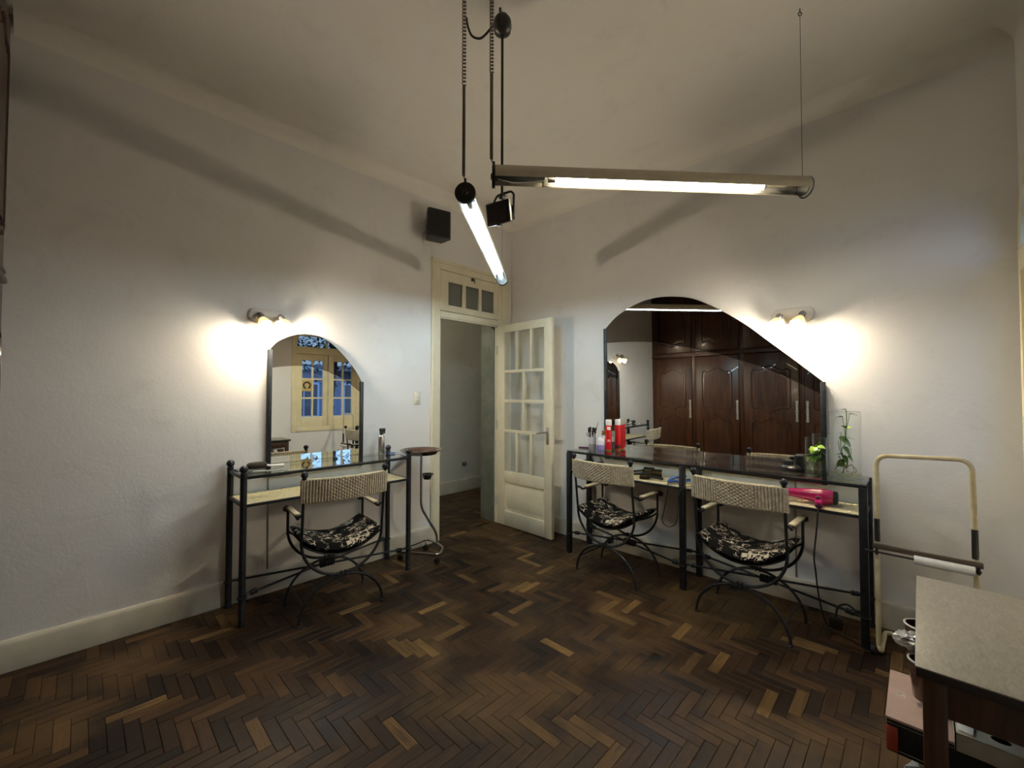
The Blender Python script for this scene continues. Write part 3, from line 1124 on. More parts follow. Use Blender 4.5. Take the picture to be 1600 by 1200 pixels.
def console(name, label, length, depth, bays, balls, loc, rotz):
    """local x along the wall, y=0 at wall side, +y into the room"""
    t = thing(name, label, 'table', loc, rotz)
    yb, yf = 0.05, depth
    xs = [i * length / bays for i in range(bays + 1)]
    pr_ = 0.019
    ht = 0.905 if balls else 0.868
    for i, x in enumerate(xs):
        for y in (yb, yf):
            b = MB()
            if balls:
                b.lathe([(0.021, 0), (0.021, 0.012), (pr_, 0.016), (pr_, ht - 0.004), (pr_ * 0.8, ht)], 14, T(x, y, 0))
            else:
                b.box((x - pr_, y - pr_, 0.004), (x + pr_, y + pr_, ht), bev=0.003).lathe([(0.023, 0), (0.023, 0.006)], 14, T(x, y, 0))
            leg = b.build('leg', 'iron', t)
            MB().tube([(x + 0.022 * math.cos(q), y + 0.022 * math.sin(q), 0.165) for q in [2 * PI * k / 16 for k in range(16)]], 0.006, 6, closed=True).build('leg_collar', 'iron', leg)
            if balls:
                MB().ball((x, y, 0.925), 0.0235).build('ball_finial', 'iron', leg)
    L0, L1 = xs[0], xs[-1]
    for (z, hh) in ((0.874, 0.009), (0.706, 0.008)):
        nm = 'top_rail' if z > 0.8 else 'shelf_rail'
        e = 0.0 if balls else pr_
        for y in (yb, yf):
            MB().box((L0 - e, y - 0.010, z - hh), (L1 + e, y + 0.010, z + hh), bev=0.002).build(nm, 'iron', t)
        for x in (L0, L1):
            MB().box((x - 0.010, yb + 0.0105, z - hh), (x + 0.010, yf - 0.0105, z + hh), bev=0.002).build(nm, 'iron', t)
    if bays > 1:
        for x in xs[1:-1]:
            MB().box((x - 0.010, yb + 0.0105, 0.866), (x + 0.010, yf - 0.0105, 0.882), bev=0.002).build('top_rail', 'iron', t)
            MB().box((x - 0.010, yb + 0.0105, 0.698), (x + 0.010, yf - 0.0105, 0.714), bev=0.002).build('shelf_rail', 'iron', t)
    g0 = (L0 + 0.012, yb - 0.012) if balls else (L0 - pr_, yb - pr_)
    g1 = (L1 - 0.012, yf + 0.012) if balls else (L1 + pr_, yf + pr_)
    MB().box((g0[0] + 0.008, g0[1], 0.8835), (g1[0] - 0.008, g1[1], 0.8905)).build('glass_top', 'table_glass', t, smooth=False)
    nxs = int((L1 - L0) / 0.016)
    sh = wicker_sheet(nxs, 22, L1 - L0 - 0.02, yf - yb - 0.02, 0.004, su=3, sv=3)
    o = sh.build('wicker_shelf', 'wicker_cream', t, loc=((L0 + L1) / 2, (yb + yf) / 2, 0.713), angle=80)
    MB().box((L0 + 0.01, yb + 0.01, 0.700), (L1 - 0.01, yf - 0.01, 0.7125)).build('shelf_board', 'wicker_cream', o, loc=(-(L0 + L1) / 2, -(yb + yf) / 2, -0.713))
    for i in range(bays):
        x0, x1 = xs[i], xs[i + 1]
        for (ya, yc, dz) in ((yf, yb, 0.0), (yb, yf, 0.012)):
            p0, p1 = Vector((x0, ya, 0.165 + dz)), Vector((x1, yc, 0.165 + dz))
            d = (p1 - p0).normalized()
            st = MB().tube([p0 + d * 0.02, p1 - d * 0.02], 0.0075, 8).build('stretcher', 'iron', t)
            coil(MB(), p0 + d * 0.05, p0 + d * 0.09, 0.011, 4).build('wire_coil', 'iron', st)
            coil(MB(), p1 - d * 0.09, p1 - d * 0.05, 0.011, 4).build('wire_coil', 'iron', st)
        c = Vector(((x0 + x1) / 2, (yb + yf) / 2, 0.171))
        coil(MB(), c - Vector((0.05, 0, 0)), c + Vector((0.05, 0, 0)), 0.018, 6).build('centre_coil', 'iron', t)
    return t


# left: along y, wall at x=0: local x -> -y?  local +y must be world +x : rotate -90deg (x->-y, y->+x)
console('console_table', 'short black iron console table with ball-topped posts and glass top', 1.13, 0.37, 1, True, (0.0, -1.54, 0), -PI / 2)
# right: wall at y=0, into the room = -y : rotate 180deg
console('console_table', 'long black iron console table with glass top, seating two chairs', 1.985, 0.355, 2, False, (3.045, 0.0, 0), PI)

# ------------------------------------------------------------------ iron armchairs with wicker backs


def make_chair():
    t = thing('iron_chair', '', 'chair')
    W, A = 0.247, 0.235

    def lean(z):
        return -0.05 * max(0.0, (z - 0.48) / 0.41)

    def ustroke(y, ztop):
        yl = (lambda z: y + lean(z)) if y < 0 else (lambda z: y)
        p = [(-W, yl(ztop), ztop), (-W, yl((ztop + 0.48) / 2), (ztop + 0.48) / 2)]
        for i in range(25):
            a = PI + PI * i / 24
            p.append((W * math.cos(a), y, 0.485 + A * math.sin(a)))
        p += [(W, yl((ztop + 0.48) / 2), (ztop + 0.48) / 2), (W, yl(ztop), ztop)]
        return p
    for (y, zt, nm) in ((-0.17, 0.880, 'back_frame'), (0.17, 0.622, 'front_frame')):
        f = MB().tube(ustroke(y, zt), 0.0088, 8).build(nm, 'iron', t)
        if nm == 'back_frame':
            for s in (-1, 1):
                MB().ball((s * W, y - 0.051, 0.900), 0.0205).lathe([(0.009, 0.870), (0.013, 0.876), (0.013, 0.882), (0.008, 0.888)], 10, T(s * W, y - 0.049, 0)).build('ball_finial', 'iron', f)
        for s in (-1, 1):
            p = []
            for i in range(17):
                a = PI / 2 * i / 16
                p.append((s * 0.257 * math.sin(a), y, 0.006 + 0.236 * math.cos(a)))
            MB().tube(p, 0.0085, 8).lathe([(0.013, 0.0), (0.013, 0.006), (0.009, 0.009)], 10, T(s * 0.257, y, 0)).build('leg', 'iron', t)
        b = MB()
        for dx in (-0.012, 0.012):
            b.box((dx - 0.004, y - 0.013, 0.232), (dx + 0.004, y + 0.013, 0.264), bev=0.002)
        b.build('clamp', 'iron', t)
    for s in (-1, 1):
        MB().tube([(s * 0.230, -0.17, 0.112), (s * 0.230, 0.17, 0.112)], 0.0065, 8).build('stretcher', 'iron_worn', t)
        # arm: twisted iron from the rear post, dips, wooden pad, scroll beyond the front post
        pth = smoothpath([(s * W, -0.191, 0.655), (s * (W + 0.006), -0.140, 0.640), (s * (W + 0.006), -0.10, 0.618), (s * (W + 0.003), -0.05, 0.622),
                          (s * W, 0.06, 0.628), (s * W, 0.17, 0.630), (s * W, 0.215, 0.630), (s * W, 0.235, 0.618), (s * W, 0.230, 0.600), (s * W, 0.212, 0.602)], 4)
        arm = MB().tube(pth, 0.0085, 8).build('armrest', 'iron', t)
        MB().box((s * W - 0.018, -0.075, 0.629), (s * W + 0.018, 0.155, 0.643), bev=0.005).build('arm_pad', 'arm_wood', arm)
        MB().lathe([(0.014, -0.017), (0.014, 0.017)], 12, T(s * W, 0.222, 0.612) @ R(PI / 2, 'Y')).build('arm_scroll', 'iron', arm)
    # seat sling rods and cushion

    def sag(x):
        return 0.375 + 0.095 * (abs(x) / 0.24) ** 2.0
    for y in (-0.165, 0.165):
        MB().tube([(x, y, sag(x)) for x in [(-0.24 + 0.48 * i / 20) for i in range(21)]], 0.0065, 8).build('seat_rod', 'iron', t)
    MB().grid(lambda u, v: (-0.235 + 0.47 * u, -0.165 + 0.33 * v, sag(-0.235 + 0.47 * u) + 0.004), 20, 4).build('seat_sling', 'black_rubber', t)
    nu, nv = 30, 22
    cv, cf = [], []
    rc = random.Random(3)
    for side in (1, -1):
        for j in range(nv + 1):
            for i in range(nu + 1):
                u, v = -1 + 2 * i / nu, -1 + 2 * j / nv
                x, y = u * 0.241, v * 0.200
                e = max(0.0, (1 - abs(u) ** 6) * (1 - abs(v) ** 5)) ** 0.4
                puff = 0.034 * e * (1 if side > 0 else 0.8)
                if side > 0:
                    puff += 0.014 * e * (1 - u * u) * (1 - v * v) + 0.0025 * math.sin(9 * u + 5 * v) * e
                z = sag(x) + 0.034 + side * puff
                cv.append((x * (0.985 + 0.015 * e), y * (0.985 + 0.015 * e), z))
    k = (nu + 1) * (nv + 1)
    for j in range(nv):
        for i in range(nu):
            a = j * (nu + 1) + i
            cf.append((a, a + 1, a + nu + 2, a + nu + 1))
            cf.append((k + a, k + a + nu + 1, k + a + nu + 2, k + a + 1))
    for i in range(nu):
        for base in (0, nv * (nu + 1)):
            cf.append((base + i, base + i + 1, k + base + i + 1, k + base + i))
    for j in range(nv):
        for base in (0, nu):
            a, c = base + j * (nu + 1), base + (j + 1) * (nu + 1)
            cf.append((a, c, k + c, k + a))
    MB().add(cv, cf).build('seat_cushion', 'scroll_fabric', t, angle=75)

    # woven back, bowed backwards, wrapped round the posts
    def bow(x):
        return -0.17 - 0.045 * (1 - (x / 0.25) ** 2)
    zc, hh = 0.801, 0.136

    def wrp(x, y, h):
        yy = bow(x)
        return (x, yy + lean(zc + y) - h - 0.004, zc + y)

    def wrp2(x, y, h):
        yy = bow(x)
        return (x, yy + lean(zc + y) + h + 0.004, zc + y)
    b = wicker_sheet(32, 13, 0.515, hh, 0.0095, wrp, ribs=True)
    b2 = wicker_sheet(32, 13, 0.515, hh, 0.0095, wrp2, ribs=True)
    b.add(b2.v, b2.f)
    br = b.build('backrest', 'wicker_grey', t, angle=80)
    for z in (zc - hh / 2, zc + hh / 2):
        MB().tube([(x, bow(x) + lean(z), z) for x in [(-0.262 + 0.524 * i / 24) for i in range(25)]], 0.0075, 8).build('rim', 'wicker_grey' if z < zc else 'wicker_cream', br)
    for s in (-1, 1):
        MB().tube([(s * 0.258, -0.17 + lean(zc - hh / 2), zc - hh / 2), (s * 0.258, -0.17 + lean(zc + hh / 2), zc + hh / 2)], 0.0095, 8).build('rim', 'wicker_grey', br)
    return t


ch = make_chair()
GR = 'iron armchairs with wicker backs'
spots = [((0.478, -2.165, 0), math.radians(84.5), 'iron wicker-backed armchair at the short console table under the small mirror'),
         ((1.575, -0.436, 0), math.radians(-2.0), 'iron wicker-backed armchair at the long table, the one nearer the door'),
         ((2.499, -0.440, 0), math.radians(-2.6), 'iron wicker-backed armchair at the long table, the one in front of the pink dryer')]
for i, (loc, rz, lab) in enumerate(spots):
    c = ch if i == 0 else copy_tree(ch)
    c.location = loc
    c.rotation_euler = (0, 0, rz)
    tag(c, lab, 'chair', GR)

# ------------------------------------------------------------------ hanging fluorescent lamps


def tube_lamp(name, label, p0, p1, tubemat, t0, t1, cord_xy, wire_end):
    """p0 = end with the coiled cord, p1 = end on the thin wire"""
    p0, p1 = Vector(p0), Vector(p1)
    d = p1 - p0
    L = d.length
    az = math.atan2(d.y, d.x)
    t = thing(name, label, 'lamp', p0, az)
    Rr = 0.051
    a0, a1 = math.radians(-22), math.radians(202)
    n = 28
    vs, fs = [], []
    for xx in (0.0, L):
        for rr in (Rr, Rr - 0.003):
            for i in range(n + 1):
                a = a0 + (a1 - a0) * i / n
                vs.append((xx, rr * math.cos(a), rr * math.sin(a)))
    m = n + 1
    for i in range(n):
        fs.append((i, i + 1, 2 * m + i + 1, 2 * m + i))
        fs.append((m + i, 3 * m + i, 3 * m + i + 1, m + i + 1))
        fs.append((i, m + i, m + i + 1, i + 1))
        fs.append((2 * m + i, 2 * m + i + 1, 3 * m + i + 1, 3 * m + i))
    for i in (0, n):
        fs.append((i, 2 * m + i, 3 * m + i, m + i))
    MB().add(vs, fs).build('housing', 'lamp_paint', t)
    # inner reflector
    xr0 = t0 - 0.05
    vs, fs = [], []
    for xx in (xr0, L - 0.004):
        for i in range(n + 1):
            a = a0 + (a1 - a0) * i / n
            vs.append((xx, (Rr - 0.006) * math.cos(a), (Rr - 0.006) * math.sin(a)))
    for i in range(n):
        fs.append((i, i + 1, m + i + 1, m + i))
    MB().add(vs, fs).build('reflector', 'reflector', t)
    MB().box((0.006, -0.032, -0.006), (xr0, 0.032, 0.036), bev=0.003).build('gear_tray', 'black_plastic', t)
    MB().tube([(t0, 0, -0.004), (t1, 0, -0.004)], 0.013, 14).build('fluorescent_tube', tubemat, t)
    for xa, xb in ((t0 - 0.035, t0), (t1, t1 + 0.012)):
        MB().lathe([(0.0145, 0), (0.0145, xb - xa)], 12, T(xa, 0, -0.004) @ R(PI / 2, 'Y')).box((xa, -0.012, 0.0), (xa + 0.012, 0.012, 0.044)).build('tube_holder', 'collar_metal', t)
    MB().lathe([(Rr * 0.5, -0.010), (Rr * 0.985, -0.010), (Rr * 1.01, -0.004), (Rr * 1.01, 0.004)], 28, R(PI / 2, 'Y')).build('end_cap', 'black_plastic', t)
    MB().lathe([(0.012, -0.016), (0.016, -0.010)], 12, R(PI / 2, 'Y')).box((-0.013, -0.02, -0.004), (-0.010, 0.02, 0.004)).build('switch_plate', 'iron_worn', t)
    # far end: open ring
    MB().tube([(L + 0.002, (Rr - 0.004) * math.cos(a), (Rr - 0.004) * math.sin(a)) for a in [2 * PI * i / 28 for i in range(28)]], 0.005, 6, closed=True).build('end_ring', 'black_plastic', t)
    MB().lathe([(Rr - 0.008, 0.0), (Rr - 0.008, 0.004)], 24, T(L - 0.012, 0, 0) @ R(PI / 2, 'Y')).build('end_plate', 'black_plastic', t)
    # wires in the open gear end
    MB().tube(smoothpath([(0.02, 0.0, -0.012), (0.06, -0.02, -0.03), (0.11, -0.005, -0.028), (t0 - 0.04, 0.0, -0.01)], 5), 0.0022, 6).build('lead_wire', 'white_plastic', t)
    # coiled cord up to the ceiling at the near end, thin wire at the far end
    inv = Matrix.Rotation(-az, 4, 'Z')
    cxy = inv @ (Vector((cord_xy[0], cord_xy[1], 0)) - Vector((p0.x, p0.y, 0)))
    zt = CEIL - p0.z
    path = [(-0.002, 0, 0.052), (cxy.x, cxy.y, 0.085)]
    hx = helix((cxy.x, cxy.y, 0.085), (cxy.x, cxy.y, zt * 0.55), 0.0058, 66, 8)[1:] + helix((cxy.x, cxy.y, zt * 0.55), (cxy.x, cxy.y, zt), 0.0085, 24, 10)[1:]
    MB().tube(path + hx, 0.0027, 5).build('coiled_cord', 'cord_brown', t)
    MB().tube([(-0.002, 0, 0.04), (-0.002, 0, 0.07)], 0.006, 8).build('cord_grip', 'black_plastic', t)
    MB().tube([(L - wire_end, 0, 0.048), (L - wire_end, 0, zt - 0.035)], 0.0012, 5).build('hanging_wire', 'iron_worn', t)
    MB().tube([(L - wire_end + 0.009 * math.cos(a), 0, zt - 0.027 + 0.009 * math.sin(a)) for a in [2 * PI * i / 12 for i in range(12)]], 0.0022, 5, closed=True).tube([(L - wire_end, 0, zt - 0.018), (L - wire_end, 0, zt)], 0.0025, 5).build('ceiling_hook', 'iron_worn', t)
    return t


tube_lamp('tube_lamp', 'long hanging tube lamp glowing warm white, running toward the wide mirror', (1.859, -2.025, 2.40), (2.888, -0.888, 2.40), 'tube_warm', 0.29, 1.315, (1.845, -2.03), 0.015)
tube_lamp('tube_lamp', 'hanging tube lamp glowing cold bluish white, pointing toward the door', (1.723, -2.087, 2.345), (0.765, -0.895, 2.345), 'tube_cool', 0.14, 1.44, (1.716, -2.092), 0.015)

# ------------------------------------------------------------------ floodlight on a rod
CX, CY = 1.82, -1.935
t = thing('pendant_floodlight', 'small black floodlight hanging on a thin black rod from the ceiling', 'lamp', (CX, CY, 0))
MB().lathe([(0.010, 0.058), (0.030, 0.050), (0.043, 0.030), (0.046, 0.0), (0.040, -0.026), (0.022, -0.040), (0.008, -0.045)], 24, T(0, 0, 3.200)).build('canopy', 'black_plastic', t)
MB().tube([(0, 0, 3.255), (-0.012, -0.004, 3.285), (-0.012, -0.004, CEIL)], 0.006, 8).build('canopy_hook', 'black_plastic', t)
MB().tube([(0, 0, 3.16), (0, 0, 2.345)], 0.0065, 10).build('rod', 'black_plastic', t)
hz = math.radians(12)
Mh = T(0, 0, 2.262) @ R(hz, 'Z')
yk = MB()
yk.tube([Mh @ Vector(p) for p in roundpath([(-0.062, 0.01, -0.005), (-0.062, 0.01, 0.06), (-0.03, 0.0, 0.098), (0.0, 0.0, 0.100), (0.052, 0.0, 0.100), (0.062, 0.01, 0.09), (0.062, 0.01, -0.005)], 0.015)], 0.0055, 8)
yk.box((-0.012, -0.012, 2.338), (0.012, 0.012, 2.362), bev=0.003)
yk.build('yoke', 'black_plastic', t)
Mf = Mh @ R(math.radians(10), 'X')
bd = MB()
bd.box((-0.066, -0.040, -0.052), (0.066, -0.018, 0.052), Mf, bev=0.004)
bd.add([(-0.06, -0.018, -0.046), (0.06, -0.018, -0.046), (0.06, -0.018, 0.046), (-0.06, -0.018, 0.046), (-0.045, 0.035, -0.030), (0.045, 0.035, -0.030), (0.045, 0.035, 0.030), (-0.045, 0.035, 0.030)],
       [(0, 1, 5, 4), (1, 2, 6, 5), (2, 3, 7, 6), (3, 0, 4, 7), (4, 5, 6, 7)], Mf)
for k in range(5):
    bd.box((-0.055, -0.012 + k * 0.009, -0.042 + 0.003 * k), (0.055, -0.009 + k * 0.009, 0.042 - 0.003 * k), Mf)
bdo = bd.build('flood_body', 'black_plastic', t)
MB().box((-0.055, -0.0425, -0.041), (0.055, -0.040, 0.041), Mf).build('front_glass', 'flood_glass', bdo)
MB().box((-0.010, -0.041, -0.060), (0.010, -0.022, -0.050), Mf, bev=0.002).build('glass_clip', 'black_plastic', bdo)
MB().box((0.0661, -0.036, -0.048), (0.069, -0.020, 0.048), Mf, bev=0.001).build('side_trim', 'steel_dull', bdo)
cable = smoothpath([(1.775, -1.955, 3.225), (1.742, -1.975, 3.185), (1.712, -1.99, 3.172), (1.672, -2.005, 3.20), (1.652, -2.015, 3.25), (1.645, -2.02, 3.30)], 6)
MB().tube([Vector(p) - Vector((CX, CY, 0)) for p in cable], 0.0055, 8).build('supply_cable', 'black_rubber', t)

# ------------------------------------------------------------------ wall sconces with two spots


def sconce(label, loc, rotz, flip):
    """local x along wall, y out of the wall, z up"""
    t = thing('wall_sconce', label, 'lamp', loc, rotz)
    hw, hh = 0.128, 0.052
    prof = []
    for i in range(17):
        a = -PI / 2 + PI * i / 16
        prof.append((hw - hh + hh * math.cos(a), hh * math.sin(a)))
    for i in range(17):
        a = PI / 2 + PI * i / 16
        prof.append((-(hw - hh) + hh * math.cos(a), hh * math.sin(a)))
    b = MB()
    rings = [(1.0, 0.0), (1.0, 0.012), (0.93, 0.022), (0.86, 0.024)]
    vs, fs = [], []
    k = len(prof)
    for s_, y in rings:
        vs += [(x * (1 - (1 - s_) * 0.5), y, z * s_) for x, z in prof]
    for q in range(len(rings) - 1):
        for i in range(k):
            j = (i + 1) % k
            fs.append((q * k + i, q * k + j, (q + 1) * k + j, (q + 1) * k + i))
    fs.append(tuple(range((len(rings) - 1) * k, len(rings) * k)))
    fs.append(tuple(range(k)))
    b.add(vs, fs)
    b.build('back_plate', 'sconce_white', t)
    for s in (-1, 1):
        x = s * 0.066
        lean = flip * 0.42
        ax = Vector((lean * 0.75, 0.55, -1.0)).normalized()
        j0 = Vector((x, 0.052, 0.0))
        MB().tube(smoothpath([(x, 0.02, 0.004), (x, 0.040, 0.016), tuple(j0)], 4), 0.007, 8).lathe([(0.016, 0.0), (0.013, 0.008)], 12, T(x, 0.022, 0.004) @ R(-PI / 2, 'X')).build('swivel_arm', 'chrome', t)
        M = along(j0, j0 + ax)
        MB().lathe([(0.012, -0.006), (0.0195, -0.003), (0.0205, 0.032), (0.018, 0.036)], 16, M).build('socket_collar', 'collar_metal', t)
        # petal-edged amber glass
        n = 24
        vs, fs = [], []
        for (r0, h0) in ((0.0205, 0.030), (0.030, 0.046), (0.039, 0.066), (0.046, 0.086)):
            for jx in range(n):
                a = 2 * PI * jx / n
                pet = 1 + 0.05 * math.cos(4 * a) * (h0 - 0.030) / 0.056
                hz_ = h0 + (0.005 * math.cos(4 * a) if h0 > 0.06 else 0)
                vs.append((r0 * pet * math.cos(a), r0 * pet * math.sin(a), hz_))
        for q in range(3):
            for jx in range(n):
                j2 = (jx + 1) % n
                fs.append((q * n + jx, q * n + j2, (q + 1) * n + j2, (q + 1) * n + jx))
        MB().add(vs, fs, M).build('glass_shade', 'amber_shade', t)
        bu = MB()
        bu.lathe([(0.004, 0.048), (0.011, 0.060), (0.020, 0.084), (0.0225, 0.102), (0.018, 0.119), (0.007, 0.127)], 12, M)
        bu.build('bulb', 'bulb_warm', t)
    return t


sconce('twin-spot amber glass sconce above the small mirror', (0.0, -2.448, 1.920), -PI / 2, -1)
sconce('twin-spot amber glass sconce beside the curved top of the wide mirror', (2.665, 0.0, 1.915), PI, 1)

# ------------------------------------------------------------------ wall fittings
t = thing('wall_speaker', 'black loudspeaker mounted high on the wall above the door', 'speaker', (0.0, -1.115, 2.79))
Ms = T(0.135, 0, 0) @ R(math.radians(-14), 'Z')
poly = [(-0.075, -0.075), (-0.075, 0.075), (0.055, 0.112), (0.075, 0.095), (0.075, -0.095), (0.055, -0.112)]
k = len(poly)
vs = [(a, c, 0.0) for a, c in poly] + [(a, c, 0.25) for a, c in poly]
fs = [tuple(range(k))[::-1], tuple(range(k, 2 * k))] + [(i, (i + 1) % k, (i + 1) % k + k, i + k) for i in range(k)]
MB().add(vs, fs, Ms).build('cabinet', 'black_plastic', t, angle=20)
MB().box((0.074, -0.088, 0.012), (0.082, 0.088, 0.238), Ms, bev=0.004).build('grille', 'speaker_cloth', t)
MB().box((0.0, -0.03, 0.08), (0.012, 0.03, 0.17), bev=0.002).tube([(0.008, 0, 0.125), (0.075, 0, 0.125)], 0.010, 8).build('bracket', 'black_plastic', t)
MB().tube(smoothpath([(0.06, -0.06, 0.10), (0.03, -0.085, 0.06), (0.02, -0.075, 0.0), (0.012, -0.06, -0.035), (0.006, -0.035, -0.02), (0.006, -0.03, -0.06), (0.006, -0.03, -0.13)], 6), 0.0022, 5).build('speaker_wire', 'ivory_plastic', t)

t = thing('light_switch', 'ivory light switch plate on the wall beside the door frame', 'switch', (0.0, -1.228, 1.285))
MB().box((0, -0.036, 0), (0.008, 0.036, 0.115), bev=0.003).build('plate', 'ivory_plastic', t)
MB().box((0.008, -0.016, 0.066), (0.013, 0.016, 0.088), bev=0.002).build('rocker', 'white_plastic', t)
MB().box((0.008, -0.016, 0.032), (0.012, 0.016, 0.056), bev=0.002).build('rocker', 'ivory_plastic', t)

t = thing('wall_outlet', 'small outlet low on the far hall wall seen through the doorway', 'outlet', (HX, 0.489, 0.352))
MB().box((0, -0.04, 0), (0.010, 0.04, 0.055), bev=0.003).build('plate', 'collar_metal', t)
MB().lathe([(0.016, 0), (0.013, 0.02)], 12, T(0.010, 0.0, 0.028) @ R(PI / 2, 'Y')).build('socket', 'steel_dull', t)

t = thing('wall_outlet', 'white socket block on the baseboard behind the chair nearer the door', 'outlet', (1.255, -0.022, 0.03))
MB().box((-0.055, -0.02, 0.0), (0.075, 0.0, 0.105), bev=0.005).build('plate', 'ivory_plastic', t)
MB().lathe([(0.030, 0.0), (0.028, 0.03)], 16, T(-0.025, -0.02, 0.055) @ R(PI / 2, 'X')).build('round_adapter', 'white_plastic', t)
tp_ = thing('power_plug', 'black power plug in the socket block behind the chair nearer the door', 'plug', (1.290, -0.0425, 0.08))
MB().lathe([(0.022, 0.0), (0.02, 0.04)], 14, R(PI / 2, 'X')).build('plug_body', 'black_plastic', tp_)
MB().lathe([(0.012, 0.04), (0.007, 0.055)], 12, R(PI / 2, 'X')).build('cord_sleeve', 'black_rubber', tp_)

# ------------------------------------------------------------------ tint trolley by the door
t = thing('tint_trolley', 'rolling tint trolley with round brown tray on a bent steel pole', 'trolley', (0, 0, 0))
tr = MB().lathe([(0.115, 0.870), (0.128, 0.874), (0.150, 0.898), (0.172, 0.904), (0.176, 0.909), (0.170, 0.912), (0.146, 0.904), (0.125, 0.880), (0.0, 0.879)], 40, T(0.25, -1.345, 0)).build('tray', 'tray_brown', t)
for a in range(0, 360, 60):
    q = math.radians(a)
    MB().box((-0.004, 0.03, 0.879), (0.004, 0.125, 0.893), T(0.25, -1.345, 0) @ R(q, 'Z'), bev=0.002).build('tray_divider', 'tray_brown', tr)
MB().tube(roundpath([(0.25, -1.345, 0.870), (0.25, -1.343, 0.42), (0.235, -1.172, 0.165), (0.235, -1.165, 0.078)], 0.06), 0.0105, 10).build('pole', 'steel_dull', t)
ring = [(0.25, -1.415 + 0.05, 0.69)]
hd = MB().tube([(0.25 + 0.050 * math.cos(a), -1.345 + 0.062 + 0.050 * math.sin(a), 0.690) for a in [2 * PI * i / 24 for i in range(24)]], 0.0028, 6, closed=True).build('bowl_ring', 'chrome', t)
tbw = thing('tint_bowl', 'small black tint bowl hanging on the pole below the trolley tray', 'bowl', (0.25, -1.283, 0.684))
MB().lathe([(0.026, -0.032), (0.030, -0.030), (0.042, 0.004), (0.040, 0.004), (0.028, -0.026), (0.0, -0.027)], 24).build('bowl_body', 'black_plastic', tbw)
MB().lathe([(0.042, 0.012), (0.053, 0.011), (0.054, 0.014), (0.042, 0.016), (0.040, 0.012)], 24, caps=False).lathe([(0.042, 0.003), (0.044, 0.012)], 24, caps=False).build('bowl_lip', 'black_plastic', tbw)
base = roundpath([(0.235, -1.165, 0.078), (0.09, -1.165, 0.078), (0.15, -1.535, 0.078), (0.47, -1.31, 0.078), (0.36, -1.19, 0.078), (0.235, -1.165, 0.078)], 0.05, 6)
MB().tube(base, 0.0105, 10).build('base_loop', 'chrome', t)
for (x, y) in ((0.135, -1.215), (0.175, -1.49), (0.44, -1.315)):
    cs = MB().tube([(x, y, 0.075), (x, y, 0.05)], 0.007, 8).build('caster_stem', 'steel_dull', t)
    MB().lathe([(0.012, -0.012), (0.023, -0.010), (0.024, 0.0), (0.023, 0.010), (0.012, 0.012)], 16, T(x, y, 0.0245) @ R(0.6, 'Z') @ R(PI / 2, 'X')).box((x - 0.006, y - 0.016, 0.024), (x + 0.006, y + 0.016, 0.052), bev=0.004).build('caster', 'black_rubber', t)

# ------------------------------------------------------------------ things on the short table
GT = 0.8908
t = thing('spray_bottle', 'silver spray bottle with black trigger top on the short glass table', 'bottle', (0.135, -1.648, GT))
MB().lathe([(0.024, 0.0), (0.026, 0.003), (0.026, 0.135), (0.022, 0.150), (0.013, 0.158), (0.013, 0.165)], 20).build('body', 'aluminium_can', t)
MB().lathe([(0.015, 0.160), (0.016, 0.180), (0.012, 0.186)], 14).box((-0.012, -0.018, 0.182), (0.012, 0.030, 0.210), bev=0.006).box((-0.006, 0.020, 0.165), (0.006, 0.030, 0.190), bev=0.003).build('trigger_head', 'black_plastic', t)

t = thing('hair_brush', 'dark bristled brush with pale handle at the left end of the short table', 'brush', (0.19, -2.555, GT), math.radians(86))
MB().lathe([(0.014, -0.055), (0.022, -0.045), (0.024, 0.0), (0.022, 0.045), (0.014, 0.055)], 16, T(0, 0, 0.024) @ R(PI / 2, 'Y')).build('bristle_roll', 'bristle', t)
MB().tube([(0.05, 0, 0.022), (0.09, 0.004, 0.013), (0.16, 0.012, 0.010)], [0.007, 0.008, 0.009], 8).build('handle', 'white_plastic', t)
t = thing('rat_tail_comb', 'white comb beside the dark brush on the short table', 'comb', (0.30, -2.545, GT), math.radians(60))
b = MB().box((-0.06, -0.004, 0.0), (0.05, 0.006, 0.004)).box((0.05, -0.002, 0), (0.12, 0.002, 0.003))
for k in range(18):
    b.box((-0.058 + k * 0.006, 0.006, 0.0), (-0.055 + k * 0.006, 0.024, 0.003))
tag(b.build('comb_body', 'white_plastic', t), None)
t = thing('hair_clip', 'blue hair clip near the right end of the short table', 'clip', (0.20, -1.592, GT), math.radians(-60))
MB().tube([(-0.05, 0, 0.006), (0.0, 0.006, 0.012), (0.04, 0.004, 0.008)], [0.004, 0.006, 0.004], 8).build('jaw', 'blue_gloss', t)
MB().tube([(-0.05, -0.006, 0.006), (0.0, -0.006, 0.010), (0.035, -0.012, 0.016)], [0.004, 0.006, 0.004], 8).build('jaw', 'blue_gloss', t)

# ------------------------------------------------------------------ things on the long table
t = thing('plum_comb', 'dark plum comb lying at the door end of the long table', 'comb', (1.085, -0.175, GT), math.radians(20))
b = MB().box((-0.045, -0.006, 0), (0.045, 0.006, 0.012), bev=0.003)
for k in range(12):
    b.box((-0.042 + k * 0.0075, 0.006, 0.002), (-0.038 + k * 0.0075, 0.026, 0.008))
b.build('comb_body', 'plum_plastic', t)

